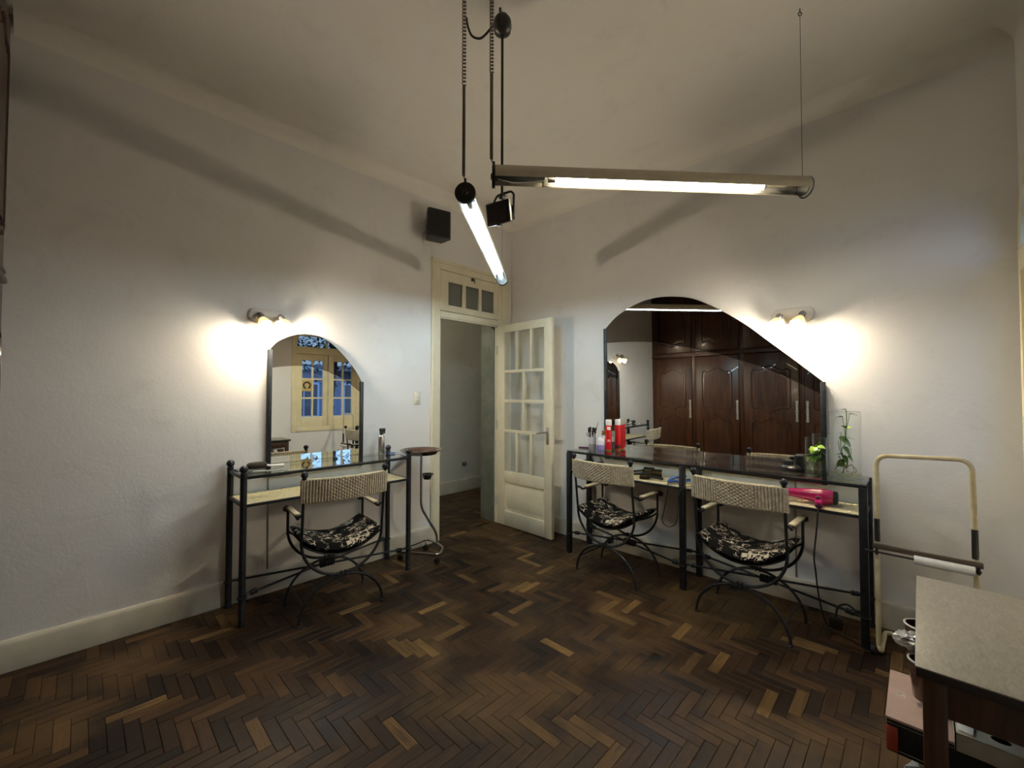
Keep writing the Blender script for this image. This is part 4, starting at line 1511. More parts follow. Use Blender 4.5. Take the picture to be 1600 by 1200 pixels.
t = thing('brush_cup', 'patterned cup holding black tint brushes on the long table', 'cup', (1.165, -0.155, GT))
MB().lathe([(0.030, 0.0), (0.032, 0.004), (0.034, 0.105), (0.032, 0.106), (0.029, 0.012), (0.0, 0.010)], 24).build('cup_body', 'cup_print', t)
rb = random.Random(5)
for k in range(7):
    a = 2 * PI * k / 7
    tb = thing('tint_brush', 'black tint brush standing in the patterned cup', 'brush', (1.165, -0.155, GT), 0, 'tint brushes in the patterned cup')
    top_ = (0.030 * math.cos(a), 0.026 * math.sin(a), rb.uniform(0.135, 0.165))
    MB().tube([(0.012 * math.cos(a), 0.012 * math.sin(a), 0.014), top_], 0.0035, 6).build('handle', 'black_plastic', tb)
    MB().box((top_[0] - 0.009, top_[1] - 0.004, top_[2] - 0.012), (top_[0] + 0.009, top_[1] + 0.004, top_[2] + 0.030), bev=0.002).build('bristle_head', 'bristle', tb)
tag(MB().tube([(0.0, 0.0, 0.015), (0.035, 0.0, 0.15), (0.065, 0.0, 0.245)], [0.004, 0.004, 0.002], 6).build('long_brush', 'iron_worn', loc=(1.165, -0.155, GT)),
    'long slanting dark brush handle rising highest from the patterned cup', 'brush')
tag(MB().tube([(-0.018, 0.0, 0.02), (-0.045, 0.0, 0.14)], 0.003, 6).tube([(-0.052 + 0.012 * math.cos(a), 0, 0.125 + 0.012 * math.sin(a)) for a in [2 * PI * i / 12 for i in range(12)]], 0.002, 5, closed=True).build('scissors', 'iron_worn', loc=(1.165, -0.155, GT)),
    'dark scissors leaning out of the door side of the patterned cup', 'scissors')

t = thing('pump_bottle', 'frosted pump bottle with lilac band on the long table', 'bottle', (1.268, -0.175, GT))
MB().lathe([(0.036, 0.0), (0.039, 0.004), (0.040, 0.048)], 26).build('lilac_band', 'lilac_liquid', t)
MB().lathe([(0.040, 0.048), (0.040, 0.078), (0.034, 0.100), (0.020, 0.112), (0.013, 0.116)], 26).build('body', 'frosted_white', t)
MB().lathe([(0.013, 0.115), (0.014, 0.132), (0.006, 0.134), (0.006, 0.145)], 14).box((-0.030, -0.008, 0.143), (0.010, 0.008, 0.154), bev=0.003).build('pump_head', 'white_plastic', t)
t = thing('styling_bottle', 'gold-capped bottle standing behind the frosted pump bottle', 'bottle', (1.238, -0.085, GT))
MB().lathe([(0.018, 0.0), (0.019, 0.003), (0.019, 0.115), (0.013, 0.125)], 18).build('body', 'frosted_white', t)
MB().lathe([(0.015, 0.122), (0.016, 0.16), (0.012, 0.164)], 16).build('cap', 'gold_cap', t)
MB().tube([(0.0, 0.0, 0.160), (0.008, 0.0, 0.245)], 0.0012, 5).build('applicator_pin', 'steel_dull', t)

for (x, y, lab, back) in ((1.330, -0.150, 'red hairspray can with white cap, the nearer of the pair', False), (1.365, -0.052, 'red hairspray can with white cap, behind its twin by the mirror', True)):
    t = thing('hairspray_can', lab, 'can', (x, y, GT), 0, 'red hairspray cans')
    MB().lathe([(0.026, 0.0), (0.0275, 0.004), (0.0275, 0.212), (0.025, 0.220), (0.020, 0.224)], 26).build('can_body', 'red_print', t)
    MB().lathe([(0.0255, 0.219), (0.0262, 0.222), (0.0262, 0.262), (0.023, 0.268)], 26).build('cap', 'white_plastic', t)
    MB().lathe([(0.0278, 0.001), (0.0282, 0.003), (0.0282, 0.008), (0.0278, 0.010)], 26).build('base_rim', 'gold_cap', t)
    # printed square and bars on the side facing the room
    ang = math.atan2(CAM.y - y, CAM.x - x)
    if not back:
        for (z0, z1, w_) in ((0.180, 0.207, 0.55), (0.088, 0.095, 0.45), (0.078, 0.081, 0.75)):
            n = 8
            vs = []
            for i in range(n + 1):
                a = ang + (-w_ + 2 * w_ * i / n) + 0.1
                for z in (z0, z1):
                    vs.append((0.0279 * math.cos(a), 0.0279 * math.sin(a), z))
            MB().add(vs, [(2 * i, 2 * i + 2, 2 * i + 3, 2 * i + 1) for i in range(n)]).build('print_mark', 'pale_print', t)
    else:
        vs = []
        for i in range(9):
            a = ang + (-0.6 + 1.2 * i / 8)
            for z in (0.018, 0.044):
                vs.append((0.0279 * math.cos(a), 0.0279 * math.sin(a), z))
        MB().add(vs, [(2 * i, 2 * i + 2, 2 * i + 3, 2 * i + 1) for i in range(8)]).build('print_mark', 'black_plastic', t)

t = thing('dryer_diffuser', 'glossy black dish-shaped dryer diffuser near the short vase', 'diffuser', (2.665, -0.120, GT))
MB().lathe([(0.048, 0.0), (0.056, 0.004), (0.056, 0.016), (0.040, 0.030), (0.030, 0.032)], 28).build('dish', 'black_plastic', t)
MB().lathe([(0.028, 0.028), (0.030, 0.032), (0.030, 0.058), (0.026, 0.062)], 22, T(-0.012, -0.004, 0)).build('neck', 'black_plastic', t)
t = thing('black_jar', 'upright black jar behind the dish-shaped diffuser, close to the wide mirror', 'jar', (2.700, -0.052, GT))
MB().lathe([(0.025, 0.0), (0.026, 0.003), (0.026, 0.068)], 22).build('jar_body', 'black_plastic', t)
MB().lathe([(0.0275, 0.068), (0.028, 0.070), (0.028, 0.086), (0.025, 0.089)], 22).build('lid', 'black_plastic', t)


def leaf_geo(L, W_, fold=0.25, curl=0.3):
    vs, fs = [], []
    n = 8
    for i in range(n + 1):
        s = i / n
        wd_ = W_ * (math.sin(PI * min(1, s * 0.93 + 0.06)) ** 0.75) * (1.15 - 0.45 * s)
        if i == n:
            wd_ = 0.0005
        z = -curl * L * s * s
        for q in (-1, -0.5, 0, 0.5, 1):
            vs.append((s * L, q * wd_, z + abs(q) * wd_ * fold))
    for i in range(n):
        for q in range(4):
            a = i * 5 + q
            fs.append((a, a + 1, a + 6, a + 5))
    o = len(vs)
    vs += [(x, y, z - 0.0006) for x, y, z in vs]
    fs += [tuple(j + o for j in f[::-1]) for f in fs]
    return vs, fs


def add_leaf(parent, base, yaw, pitch, L, W_, mat, roll=0.0, curl=0.3):
    v, f = leaf_geo(L, W_, curl=curl)
    M = T(*base) @ R(yaw, 'Z') @ R(-pitch, 'Y') @ R(roll, 'X')
    return MB().add(v, f, M).build('leaf', mat, parent, angle=60)


def vase(name, label, loc, r, h, water):
    t = thing(name, label, 'vase', loc)
    MB().lathe([(r * 0.98, 0.0), (r, 0.003), (r, h - 0.002), (r - 0.0015, h), (r - 0.003, h - 0.002), (r - 0.003, 0.010), (0.0, 0.009)], 40).build('glass', 'vase_glass', t)
    MB().tube([((r - 0.0015) * math.cos(a), (r - 0.0015) * math.sin(a), h) for a in [2 * PI * i / 40 for i in range(40)]], 0.0016, 6, closed=True).build('rim', 'clear_acrylic', t)
    MB().lathe([(r - 0.004, 0.010), (r - 0.004, water)], 36).build('water', 'vase_water', t)
    return t


# view-facing frame at the vases: s = to the right in the photo, d = towards the room
vs_ = vase('plant_vase', 'short glass vase half full of water holding lime green leaves', (2.806, -0.150, GT), 0.058, 0.222, 0.10)
pl = thing('leafy_cutting', 'bunch of lime green leaves rooted in the short glass vase', 'plant', (2.806, -0.150, GT))
rl = random.Random(9)
for k in range(20):
    a = rl.uniform(0, 2 * PI)
    rr = rl.uniform(0.0, 0.018)
    z0 = rl.uniform(0.085, 0.172)
    add_leaf(pl, (rr * math.cos(a), rr * math.sin(a), z0), a + rl.uniform(-0.5, 0.5), rl.uniform(-0.5, 0.45), rl.uniform(0.040, 0.052), rl.uniform(0.018, 0.026), 'leaf_lime' if z0 > 0.125 else 'leaf_green', rl.uniform(-0.4, 0.4))
for k in range(7):
    a = rl.uniform(0, 2 * PI)
    MB().tube(smoothpath([(0.012 * math.cos(a), 0.012 * math.sin(a), 0.125), (0.022 * math.cos(a + 0.5), 0.022 * math.sin(a + 0.5), 0.07), (0.038 * math.cos(a + 1.1), 0.038 * math.sin(a + 1.1), 0.018)], 4), 0.0014, 5).build('stem', 'root_brown' if k % 2 else 'stem_green', pl)

vt = vase('plant_vase', 'tall glass cylinder vase holding one climbing green vine', (2.952, -0.175, GT), 0.078, 0.388, 0.028)
pv = thing('climbing_vine', 'slender green vine with heart-shaped leaves inside the tall glass vase', 'plant', (2.952, -0.175, GT))
S = Vector((rt.x, rt.y, 0)).normalized()


def sp(s, d, z):
    v = S * s + Vector((-S.y, S.x, 0)) * (-d)
    return (v.x, v.y, z)


yawR = math.atan2(S.y, S.x)
stem = smoothpath([sp(-0.012, 0.0, 0.02), sp(-0.018, 0.01, 0.10), sp(-0.020, 0.0, 0.16), sp(0.004, 0.0, 0.205), sp(0.006, 0.0, 0.27), sp(0.012, 0.0, 0.33), sp(0.010, 0, 0.400)], 6)
MB().tube(stem, 0.0024, 6).build('stem', 'stem_green', pv)
for pth in ([sp(0.004, 0, 0.21), sp(-0.002, 0, 0.29), sp(-0.012, 0, 0.355)], [sp(0.006, 0, 0.27), sp(0.022, 0, 0.33), sp(0.030, 0, 0.372)], [sp(-0.020, 0, 0.15), sp(-0.026, 0, 0.20), sp(-0.022, 0, 0.262)],
            [sp(-0.018, 0.01, 0.10), sp(-0.034, 0, 0.17), sp(-0.040, 0, 0.215)], [sp(0.004, 0, 0.205), sp(0.036, 0, 0.16), sp(0.030, 0, 0.115)]):
    MB().tube(smoothpath(pth, 4), 0.0017, 5).build('stem', 'stem_green', pv)
lv = [((0.010, 0, 0.400), PI, 0.05, 0.050, 0.012, 'leaf_green'), ((-0.012, 0, 0.355), PI, 0.10, 0.062, 0.016, 'leaf_green'), ((0.030, 0, 0.372), 0.0, 0.10, 0.050, 0.014, 'leaf_green'),
      ((0.006, 0, 0.29), PI, 0.7, 0.030, 0.014, 'leaf_green'), ((0.008, 0, 0.285), 0.0, 0.5, 0.036, 0.016, 'leaf_lime'), ((-0.020, 0, 0.262), PI, 0.05, 0.036, 0.006, 'leaf_green'),
      ((0.012, 0, 0.232), 0.0, -0.05, 0.052, 0.010, 'leaf_green'), ((-0.042, 0.01, 0.228), 0.0, -0.35, 0.098, 0.032, 'leaf_green'), ((-0.020, 0.012, 0.172), 0.0, -0.65, 0.078, 0.030, 'leaf_green'),
      ((-0.052, 0.015, 0.120), 0.3, -0.9, 0.075, 0.034, 'leaf_green'), ((-0.030, 0.02, 0.125), 0.0, -0.95, 0.082, 0.034, 'leaf_green'), ((0.006, 0.012, 0.120), 0.1, -0.5, 0.058, 0.026, 'leaf_green'),
      ((-0.016, 0.0, 0.13), PI, 0.3, 0.045, 0.018, 'leaf_green'), ((0.0, 0.0, 0.095), 2.6, -0.6, 0.055, 0.026, 'leaf_green')]
for (bp, yw, pt, L_, W_, mm) in lv:
    add_leaf(pv, sp(*bp), yawR + yw, pt, L_, W_, mm, roll=0.9 if W_ > 0.02 else 0.25, curl=0.25)
for k in range(6):
    a = 1.0 * k
    MB().tube(smoothpath([sp(0.005, 0, 0.05), sp(0.03 * math.cos(a), 0.03 * math.sin(a), 0.07 + 0.006 * k), sp(0.055 * math.cos(a + 0.4), 0.05 * math.sin(a + 0.4), 0.04), sp(0.03 * math.cos(a + 1.2), 0.03 * math.sin(a + 1.2), 0.014)], 5), 0.0016, 5).build('root', 'root_brown', pv)

# ------------------------------------------------------------------ things on the wicker shelf of the long table
SH = 0.7175


def round_brush(label, loc, yaw, br, bl, hl, metal, group=None):
    t = thing('round_brush', label, 'brush', loc, yaw, group)
    MB().lathe([(br * 0.66, -bl / 2), (br * 0.66, bl / 2)], 14, T(0, 0, br) @ R(PI / 2, 'Y')).build('barrel', metal, t)
    b = MB()
    rq = random.Random(int(br * 1e4))
    for i in range(14):
        for j in range(22):
            a = 2 * PI * (j + 0.5 * (i % 2)) / 22
            x = -bl / 2 + bl * (i + 0.5) / 14
            c0, c1 = br * 0.7, br * rq.uniform(0.94, 1.0)
            b.tube([(x, c0 * math.cos(a), br + c0 * math.sin(a)), (x, c1 * math.cos(a), br + c1 * math.sin(a))], [0.0030, 0.0018], 4)
    o = b.build('bristles', 'bristle', t)
    o['kind'] = 'stuff'
    MB().tube([(-bl / 2, 0, br), (-bl / 2 - 0.02, 0, br), (-bl / 2 - hl, 0, max(0.010, br * 0.5))], [br * 0.6, 0.008, 0.010], 10).build('handle', 'black_plastic', t)
    return t


GB = 'round hair brushes on the shelf'
round_brush('large round brush, rightmost of the pile on the wicker shelf', (1.775, -0.175, SH), math.radians(20), 0.036, 0.085, 0.13, 'brass_barrel', GB)
round_brush('round brush in the middle of the pile on the wicker shelf', (1.685, -0.115, SH), math.radians(12), 0.034, 0.08, 0.12, 'brass_barrel', GB)
round_brush('small gold-barrelled brush at the front of the pile on the shelf', (1.725, -0.275, SH), math.radians(205), 0.022, 0.075, 0.10, 'brass_barrel', GB)
round_brush('dark round brush on the shelf behind the chair nearer the door, left one', (1.135, -0.17, SH), math.radians(80), 0.042, 0.08, 0.09, 'iron_worn', GB)
round_brush('brown round brush on the shelf behind the chair nearer the door, right one', (1.245, -0.17, SH), math.radians(80), 0.036, 0.08, 0.09, 'brass_barrel', GB)

t = thing('hair_straightener', 'blue hair straightener with its black cord looping off the shelf', 'hair iron', (1.985, -0.255, SH), math.radians(58))
MB().tube([(-0.09, 0.0, 0.016), (-0.06, 0, 0.020), (0.10, 0, 0.018), (0.13, 0, 0.014)], [0.009, 0.012, 0.011, 0.006], 10).build('arm', 'blue_gloss', t)
MB().tube([(-0.09, 0.004, 0.020), (-0.06, 0.010, 0.036), (-0.02, 0.010, 0.046), (0.03, 0.008, 0.052), (0.07, 0.006, 0.052)], [0.009, 0.011, 0.011, 0.010, 0.006], 10).build('arm', 'blue_gloss', t)
MB().box((0.02, -0.010, 0.026), (0.12, 0.010, 0.029)).build('plate', 'black_plastic', t)
Mi = (T(1.985, -0.255, SH) @ R(math.radians(58), 'Z')).inverted()
cord = smoothpath([(1.937, -0.331, SH + 0.016), (1.955, -0.375, SH + 0.006), (1.955, -0.388, 0.66), (1.930, -0.388, 0.53), (1.918, -0.388, 0.455), (1.960, -0.388, 0.425), (2.012, -0.388, 0.455), (2.030, -0.388, 0.53), (2.040, -0.385, 0.66), (2.085, -0.36, SH + 0.008), (2.15, -0.30, SH + 0.004)], 6)
MB().tube([Mi @ Vector(p) for p in cord], 0.0032, 6).build('cord', 'black_rubber', t)

t = thing('nozzle_attachment', 'flat black dryer nozzle lying behind the pink hair dryer', 'nozzle', (2.60, -0.16, SH), math.radians(-10))
MB().lathe([(0.024, 0.0), (0.022, 0.03), (0.016, 0.05)], 18, T(0, 0, 0.024) @ R(-PI / 2, 'Y')).box((-0.095, -0.032, 0.018), (-0.045, 0.032, 0.034), bev=0.004).build('nozzle', 'black_plastic', t)

t = thing('hair_dryer', 'glossy pink hair dryer with black cord lying on the wicker shelf', 'hair dryer', (0, 0, 0))
nz, bk = Vector((2.655, -0.245, SH + 0.052)), Vector((2.905, -0.225, SH + 0.048))
M = along(nz, bk)
Ld = (bk - nz).length
MB().lathe([(0.020, -0.01), (0.0225, 0.0), (0.030, Ld * 0.30), (0.042, Ld * 0.62), (0.046, Ld * 0.78), (0.044, Ld * 0.90), (0.038, Ld * 0.985)], 28, M).build('barrel', 'magenta_gloss', t)
MB().lathe([(0.039, Ld * 0.97), (0.041, Ld * 0.98), (0.038, Ld * 1.05), (0.028, Ld * 1.07)], 28, M).build('intake_grille', 'black_plastic', t)
hp = [nz.lerp(bk, 0.70) + Vector((0, -0.03, -0.004)), Vector((2.838, -0.31, SH + 0.034)), Vector((2.845, -0.358, SH + 0.024)), Vector((2.848, -0.375, SH + 0.021))]
MB().tube(smoothpath([tuple(p) for p in hp], 5), 0.0195, 14).build('handle', 'magenta_gloss', t)
MB().box((2.826, -0.335, SH + 0.052), (2.850, -0.300, SH + 0.060), bev=0.003).build('switch', 'black_plastic', t)
MB().tube([(2.848, -0.372, SH + 0.021), (2.848, -0.392, SH + 0.014)], [0.013, 0.009], 10).build('strain_relief', 'black_rubber', t)
cord = smoothpath([(2.848, -0.390, SH + 0.014), (2.846, -0.402, SH - 0.03), (2.840, -0.404, 0.60), (2.826, -0.400, 0.45), (2.832, -0.395, 0.36), (2.838, -0.375, 0.25), (2.852, -0.34, 0.12), (2.875, -0.30, 0.03), (2.94, -0.30, 0.006), (3.00, -0.33, 0.006), (3.06, -0.36, 0.006)], 6)
MB().tube(cord, 0.0042, 6).build('cord', 'black_rubber', t)

# power lead with adapter on the floor at the right end of the long table
t = thing('power_adapter', 'black power adapter and leads on the floor under the right end of the long table', 'adapter', (2.90, -0.215, 0.002))
MB().box((-0.032, -0.028, 0), (0.032, 0.028, 0.06), bev=0.008).build('adapter_block', 'black_plastic', t)
MB().tube(smoothpath([(0.0, 0.0, 0.058), (0.01, 0.005, 0.12), (0.05, 0.015, 0.145), (0.085, 0.02, 0.125)], 6), 0.005, 6).build('lead', 'black_rubber', t)
MB().box((0.08, 0.004, 0.095), (0.125, 0.036, 0.125), bev=0.006).build('inline_plug', 'black_plastic', t)
MB().tube(smoothpath([(0.12, 0.02, 0.11), (0.20, 0.10, 0.02), (0.27, 0.115, 0.008), (0.34, 0.125, 0.05), (0.37, 0.13, 0.072), (0.43, 0.125, 0.03), (0.52, 0.12, 0.006)], 6), 0.0042, 6).build('lead', 'black_rubber', t)

# ------------------------------------------------------------------ cream tubular stand with the paper roll
FX0, FX1, FY = 3.100, 3.462, -0.385
t = thing('tubular_stand', 'worn cream tubular metal stand with a dark wooden crossbar', 'stand', (0, 0, 0))
pts = [(FX0, FY, 0.05), (FX0 + 0.004, FY, 1.055), (FX1 - 0.012, FY, 1.068), (FX1, FY, 0.05)]
MB().tube(roundpath(pts, 0.055, 7), 0.0112, 10).build('upright_loop', 'cream_tube', t)
pts = [(FX0, FY, 0.05), (FX0 + 0.01, FY - 0.012, 0.028), (FX0 + 0.015, -0.135, 0.028), (FX1 - 0.015, -0.135, 0.028), (FX1 - 0.01, FY - 0.012, 0.028), (FX1, FY, 0.05)]
MB().tube(roundpath(pts, 0.035, 6), 0.0112, 10).build('base_loop', 'cream_tube', t)
for x in (FX0 - 0.022, FX1 + 0.022):
    MB().lathe([(0.008, -0.010), (0.023, -0.009), (0.024, 0.0), (0.023, 0.009), (0.008, 0.010)], 16, T(x, FY, 0.024) @ R(PI / 2, 'Y')).tube([(x, FY, 0.024), (x + (0.022 if x < 3.2 else -0.022), FY, 0.04)], 0.006, 6).build('wheel', 'black_rubber', t)
MB().box((FX0 - 0.016, FY - 0.030, 0.566), (FX1 + 0.016, FY - 0.010, 0.592), bev=0.003).build('crossbar', 'bar_wood', t)
MB().tube([(FX0 - 0.048, FY - 0.024, 0.548), (FX1 + 0.01, FY - 0.024, 0.548)], 0.005, 8).build('roll_rod', 'iron_worn', t)
for x in (FX0, FX1):
    MB().box((x - 0.006, FY - 0.034, 0.536), (x + 0.006, FY + 0.012, 0.57), bev=0.002).build('rod_bracket', 'iron_worn', t)
for (x, z0, z1) in ((FX0 + 0.0025, 0.60, 0.72), (FX1 - 0.0078, 0.60, 0.74)):
    MB().lathe([(0.0122, z0), (0.0124, z0 + 0.03), (0.0122, z1)], 12, T(x, FY, 0)).build('bare_patch', 'iron_worn', t)
tag(MB().lathe([(0.0065, 0.0), (0.0235, 0.0), (0.0240, 0.002), (0.0240, 0.206), (0.0235, 0.208), (0.0065, 0.208)], 28, T(3.243, FY - 0.024, 0.548) @ R(PI / 2, 'Y')).build('paper_roll', 'paper_white'),
    'white paper roll on the rod of the cream tubular stand', 'paper roll')

# ------------------------------------------------------------------ desk by the window and the clutter under it
DX0, DX1, DYa, DYb, DT = 3.257, 3.636, -1.94, -1.235, 0.725
t = thing('desk', 'small dark wooden desk with grey laminate top by the window', 'desk', (0, 0, 0))
MB().box((DX0, DYa, DT - 0.004), (DX1, DYb, DT), bev=0.001).build('laminate_top', 'grey_laminate', t)
MB().box((DX0 + 0.001, DYa + 0.001, DT - 0.026), (DX1 - 0.001, DYb - 0.001, DT - 0.004), bev=0.002).build('top_board', 'desk_edge', t)
for (x, y) in ((DX0 + 0.012, DYa + 0.025), (DX1 - 0.055, DYa + 0.025), (DX0 + 0.012, DYb - 0.068), (DX1 - 0.055, DYb - 0.068)):
    MB().box((x, y, 0.0), (x + 0.043, y + 0.043, DT - 0.026), bev=0.003).build('leg', 'desk_wood', t)
MB().box((DX0 + 0.055, DYa + 0.030, DT - 0.115), (DX1 - 0.055, DYa + 0.048, DT - 0.026)).build('apron', 'desk_wood', t)
MB().box((DX0 + 0.055, DYb - 0.048, DT - 0.115), (DX1 - 0.055, DYb - 0.030, DT - 0.026)).build('apron', 'desk_wood', t)
MB().box((DX1 - 0.045, DYa + 0.068, DT - 0.115), (DX1 - 0.027, DYb - 0.068, DT - 0.026)).build('apron', 'desk_wood', t)
dw = MB().box((DX0 + 0.010, DYa + 0.072, DT - 0.112), (DX0 + 0.030, DYb - 0.072, DT - 0.030), bev=0.003).build('drawer', 'desk_wood', t)
MB().box((DX0 + 0.002, (DYa + DYb) / 2 - 0.035, DT - 0.078), (DX0 + 0.010, (DYa + DYb) / 2 + 0.035, DT - 0.064), bev=0.003).build('drawer_pull', 'brass_barrel', dw)
LSZ = 0.295
MB().box((DX0 + 0.02, DYa + 0.05, LSZ - 0.016), (DX1 - 0.03, DYb - 0.05, LSZ), bev=0.002).build('lower_shelf', 'desk_wood', t)

t = thing('file_box', 'black file box with dusty pink lid sticking out under the desk', 'box', (0, 0, 0))
MB().box((3.188, -1.622, LSZ + 0.001), (3.57, -1.330, 0.392), bev=0.002).build('box_body', 'black_card', t)
MB().box((3.185, -1.626, 0.392), (3.573, -1.326, 0.401), bev=0.002).build('lid', 'pink_card', t)
MB().box((3.1865, -1.6245, LSZ + 0.006), (3.213, -1.62, 0.372), bev=0.001).build('spine_label', 'red_label', t)
MB().tube([(3.19, -1.6235, 0.383), (3.57, -1.6235, 0.383)], 0.0012, 4).tube([(3.214, -1.6235, LSZ + 0.012), (3.57, -1.6235, LSZ + 0.012)], 0.0012, 4).build('edge_line', 'collar_metal', t)


def text_obj(name, body, size, M, mat, parent, depth=0.0004):
    cu = bpy.data.curves.new(name, 'FONT')
    cu.body = body
    cu.size = size
    cu.align_x = 'CENTER'
    cu.align_y = 'CENTER'
    cu.extrude = depth
    ob = bpy.data.objects.new(name, cu)
    COL.objects.link(ob)
    dg = bpy.context.evaluated_depsgraph_get()
    me = bpy.data.meshes.new_from_object(ob.evaluated_get(dg))
    bpy.data.objects.remove(ob)
    me.materials.clear()
    me.materials.append(MATS[mat])
    o = bpy.data.objects.new(name, me)
    COL.objects.link(o)
    o.parent = parent
    o.matrix_local = M
    return o


text_obj('lid_number', '50', 0.030, T(3.218, -1.475, 0.4012) @ R(math.radians(90), 'Z'), 'book_cream', t)

bk_ = thing('paperback_book', 'cream book with green and yellow spot lying askew on the pink lid', 'book', (3.318, -1.415, 0.402), math.radians(9))
MB().box((-0.065, -0.105, 0), (0.065, 0.105, 0.003)).box((-0.065, -0.105, 0.015), (0.065, 0.105, 0.018)).box((0.062, -0.105, 0.0), (0.065, 0.105, 0.018)).build('cover', 'book_cream', bk_)
MB().box((-0.063, -0.103, 0.003), (0.062, 0.103, 0.015)).build('pages', 'paper_white', bk_)
MB().lathe([(0.013, 0.0181), (0.013, 0.0186)], 20, T(-0.046, -0.075, 0)).build('green_spot', 'book_green', bk_)
MB().lathe([(0.012, 0.0180), (0.012, 0.0184)], 20, T(-0.042, -0.093, 0)).build('yellow_spot', 'emblem_panel', bk_)

t = thing('vented_box', 'flat cream box with two dark oval holes under the desk top', 'box', (3.33, -1.668, 0))
# body with real oval openings
x0, x1, y0, y1, zb, zt = 0.0, 0.235, 0.0, 0.135, 0.4015, 0.452
b = MB().box((x0, y0, zb), (x1, y0 + 0.003, zt)).box((x0, y1 - 0.003, zb), (x1, y1, zt)).box((x0, y0, zb), (x0 + 0.003, y1, zt)).box((x1 - 0.003, y0, zb), (x1, y1, zt)).box((x0, y0, zb), (x1, y1, zb + 0.003))
b.build('box_sides', 'box_cream', t)
bm = bmesh.new()
loops = [[(x0, y0), (x1, y0), (x1, y1), (x0, y1)]]
for cx_, cy_ in ((0.088, 0.045), (0.125, 0.092)):
    loops.append([(cx_ + 0.019 * math.cos(2 * PI * i / 20), cy_ + 0.013 * math.sin(2 * PI * i / 20)) for i in range(20)])
for lp in loops:
    vv = [bm.verts.new((a, c, zt)) for a, c in lp]
    for i in range(len(vv)):
        bm.edges.new((vv[i], vv[(i + 1) % len(vv)]))
bmesh.ops.triangle_fill(bm, use_beauty=True, use_dissolve=False, edges=list(bm.edges))
bm.verts.index_update()
mb = MB().add([v.co.copy() for v in bm.verts], [[v.index for v in f.verts] for f in bm.faces])
bm.free()
mb.build('box_top', 'box_cream', t, smooth=False)
MB().box((x0 + 0.004, y0 + 0.004, zb + 0.004), (x1 - 0.004, y1 - 0.004, zb + 0.01)).build('dark_inside', 'black_card', t)
MB().add([(0.006, 0.02, zt + 0.001), (0.036, 0.012, zt + 0.004), (0.040, 0.075, zt + 0.006), (0.008, 0.085, zt + 0.002)], [(0, 1, 2, 3)]).build('loose_wrapper', 'bag_plastic', t)

for (x, y, z0, h, r, lab) in ((3.268, -1.372, 0.4205, 0.185, 0.044, 'tall white-rimmed pot standing on the book under the desk'), (3.276, -1.484, 0.4205, 0.12, 0.042, 'low white-rimmed pot standing on the book under the desk')):
    t = thing('rimmed_pot', lab, 'pot', (x, y, z0), 0, 'white-rimmed pots under the desk')
    MB().lathe([(r * 0.72, 0.0), (r * 0.75, 0.003), (r * 0.97, h - 0.006), (r * 0.93, h - 0.006), (r * 0.70, 0.008), (0.0, 0.007)], 28).build('pot_body', 'tray_brown', t)
    MB().tube([(r * 0.96 * math.cos(a), r * 0.96 * math.sin(a), h - 0.003) for a in [2 * PI * i / 28 for i in range(28)]], 0.0032, 6, closed=True).build('pot_rim', 'white_plastic', t)


def crumple(name, label, cat, c, rad, mat, seed, squash=1.0):
    rq = random.Random(seed)
    bm = bmesh.new()
    bmesh.ops.create_icosphere(bm, subdivisions=3, radius=1.0)
    for v in bm.verts:
        n = v.co.normalized()
        k = 0.75 + 0.18 * math.sin(7 * n.x + 3 * n.z + seed) * math.cos(6 * n.y - 2 * n.z) + rq.uniform(-0.13, 0.13)
        v.co = Vector((n.x * rad[0] * k, n.y * rad[1] * k, n.z * rad[2] * k))
    lowest = min(v.co.z for v in bm.verts)
    bm.verts.index_update()
    mb = MB().add([v.co - Vector((0, 0, lowest)) for v in bm.verts], [[v.index for v in f.verts] for f in bm.faces])
    bm.free()
    o = mb.build(name, mat, smooth=False)
    o.location = c
    return tag(o, label, cat)


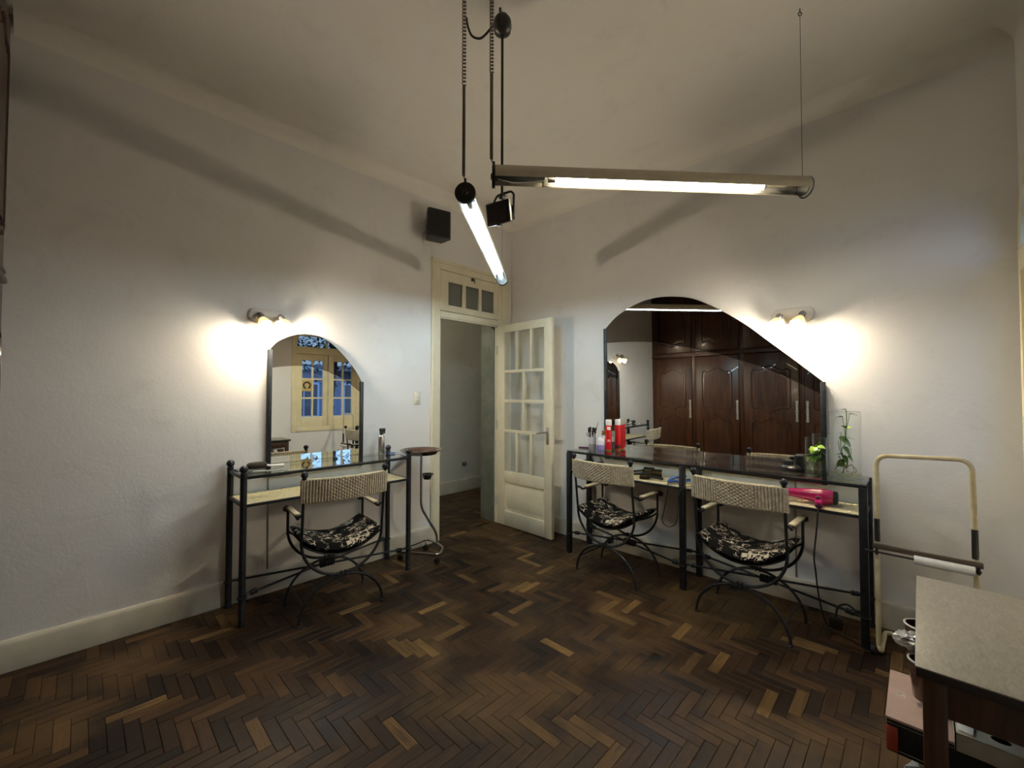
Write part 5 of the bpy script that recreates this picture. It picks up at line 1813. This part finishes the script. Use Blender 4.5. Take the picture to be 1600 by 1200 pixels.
crumple('foil_bundle', 'crumpled white and silver foil poking out beside the desk', 'foil', (3.238, -1.447, 0.5415), (0.046, 0.036, 0.036), 'foil_white', 4)
crumple('plastic_bag', 'crumpled white plastic bag on the floor beneath the black file box', 'bag', (3.30, -1.56, 0.0), (0.12, 0.12, 0.165), 'bag_plastic', 8)

# ------------------------------------------------------------------ the street outside the window
g = MB().box((XW + 0.31, -20, -0.35), (40, 20, -0.30))
tag(g.build('street_ground', 'asphalt', smooth=False), 'dark street surface outside the window', None, None, 'structure')
t = thing('neighbour_house', 'dim blue-grey house across the street seen in the small mirror', 'building', (13.0, 0, -0.30))
MB().box((0, -3.2, 0), (5, 9, 2.55)).build('wall', 'facade', t, smooth=False)
MB().box((-0.3, -3.5, 2.55), (5, 9.2, 2.75)).build('roof_slab', 'facade_light', t, smooth=False)
for y in (-2.2, -0.2, 1.8, 3.8, 5.8):
    wn_ = MB().box((-0.06, y, 0.8), (0.0, y + 1.1, 2.1)).build('window', 'facade_light', t, smooth=False)
    MB().box((-0.08, y + 0.08, 0.88), (-0.06, y + 0.52, 2.02)).box((-0.08, y + 0.58, 0.88), (-0.06, y + 1.02, 2.02)).build('pane', 'facade_window', wn_, smooth=False)
t = thing('street_tree', 'dark leafy tree outside the window seen in the small mirror', 'tree', (7.2, 0.9, -0.30))
MB().tube(smoothpath([(0, 0, 0), (0.05, 0.05, 1.3), (-0.05, 0.1, 2.6), (0.1, 0.0, 3.6)], 5), 0.09, 8).build('trunk', 'bark', t)
rq = random.Random(21)
b = MB()
for k in range(1500):
    v = Vector((rq.gauss(0, 0.62), rq.gauss(0, 0.75), 3.3 + rq.gauss(0, 0.62)))
    a, e = rq.uniform(0, 2 * PI), rq.uniform(-0.9, 0.9)
    M = T(*v) @ R(a, 'Z') @ R(e, 'Y')
    b.add([(-0.09, 0, 0), (0, -0.035, 0.012), (0.09, 0, 0), (0, 0.035, 0.012)], [(0, 1, 2, 3)], M)
o = b.build('foliage', 'tree_leaf', t, smooth=False)
o['kind'] = 'stuff'
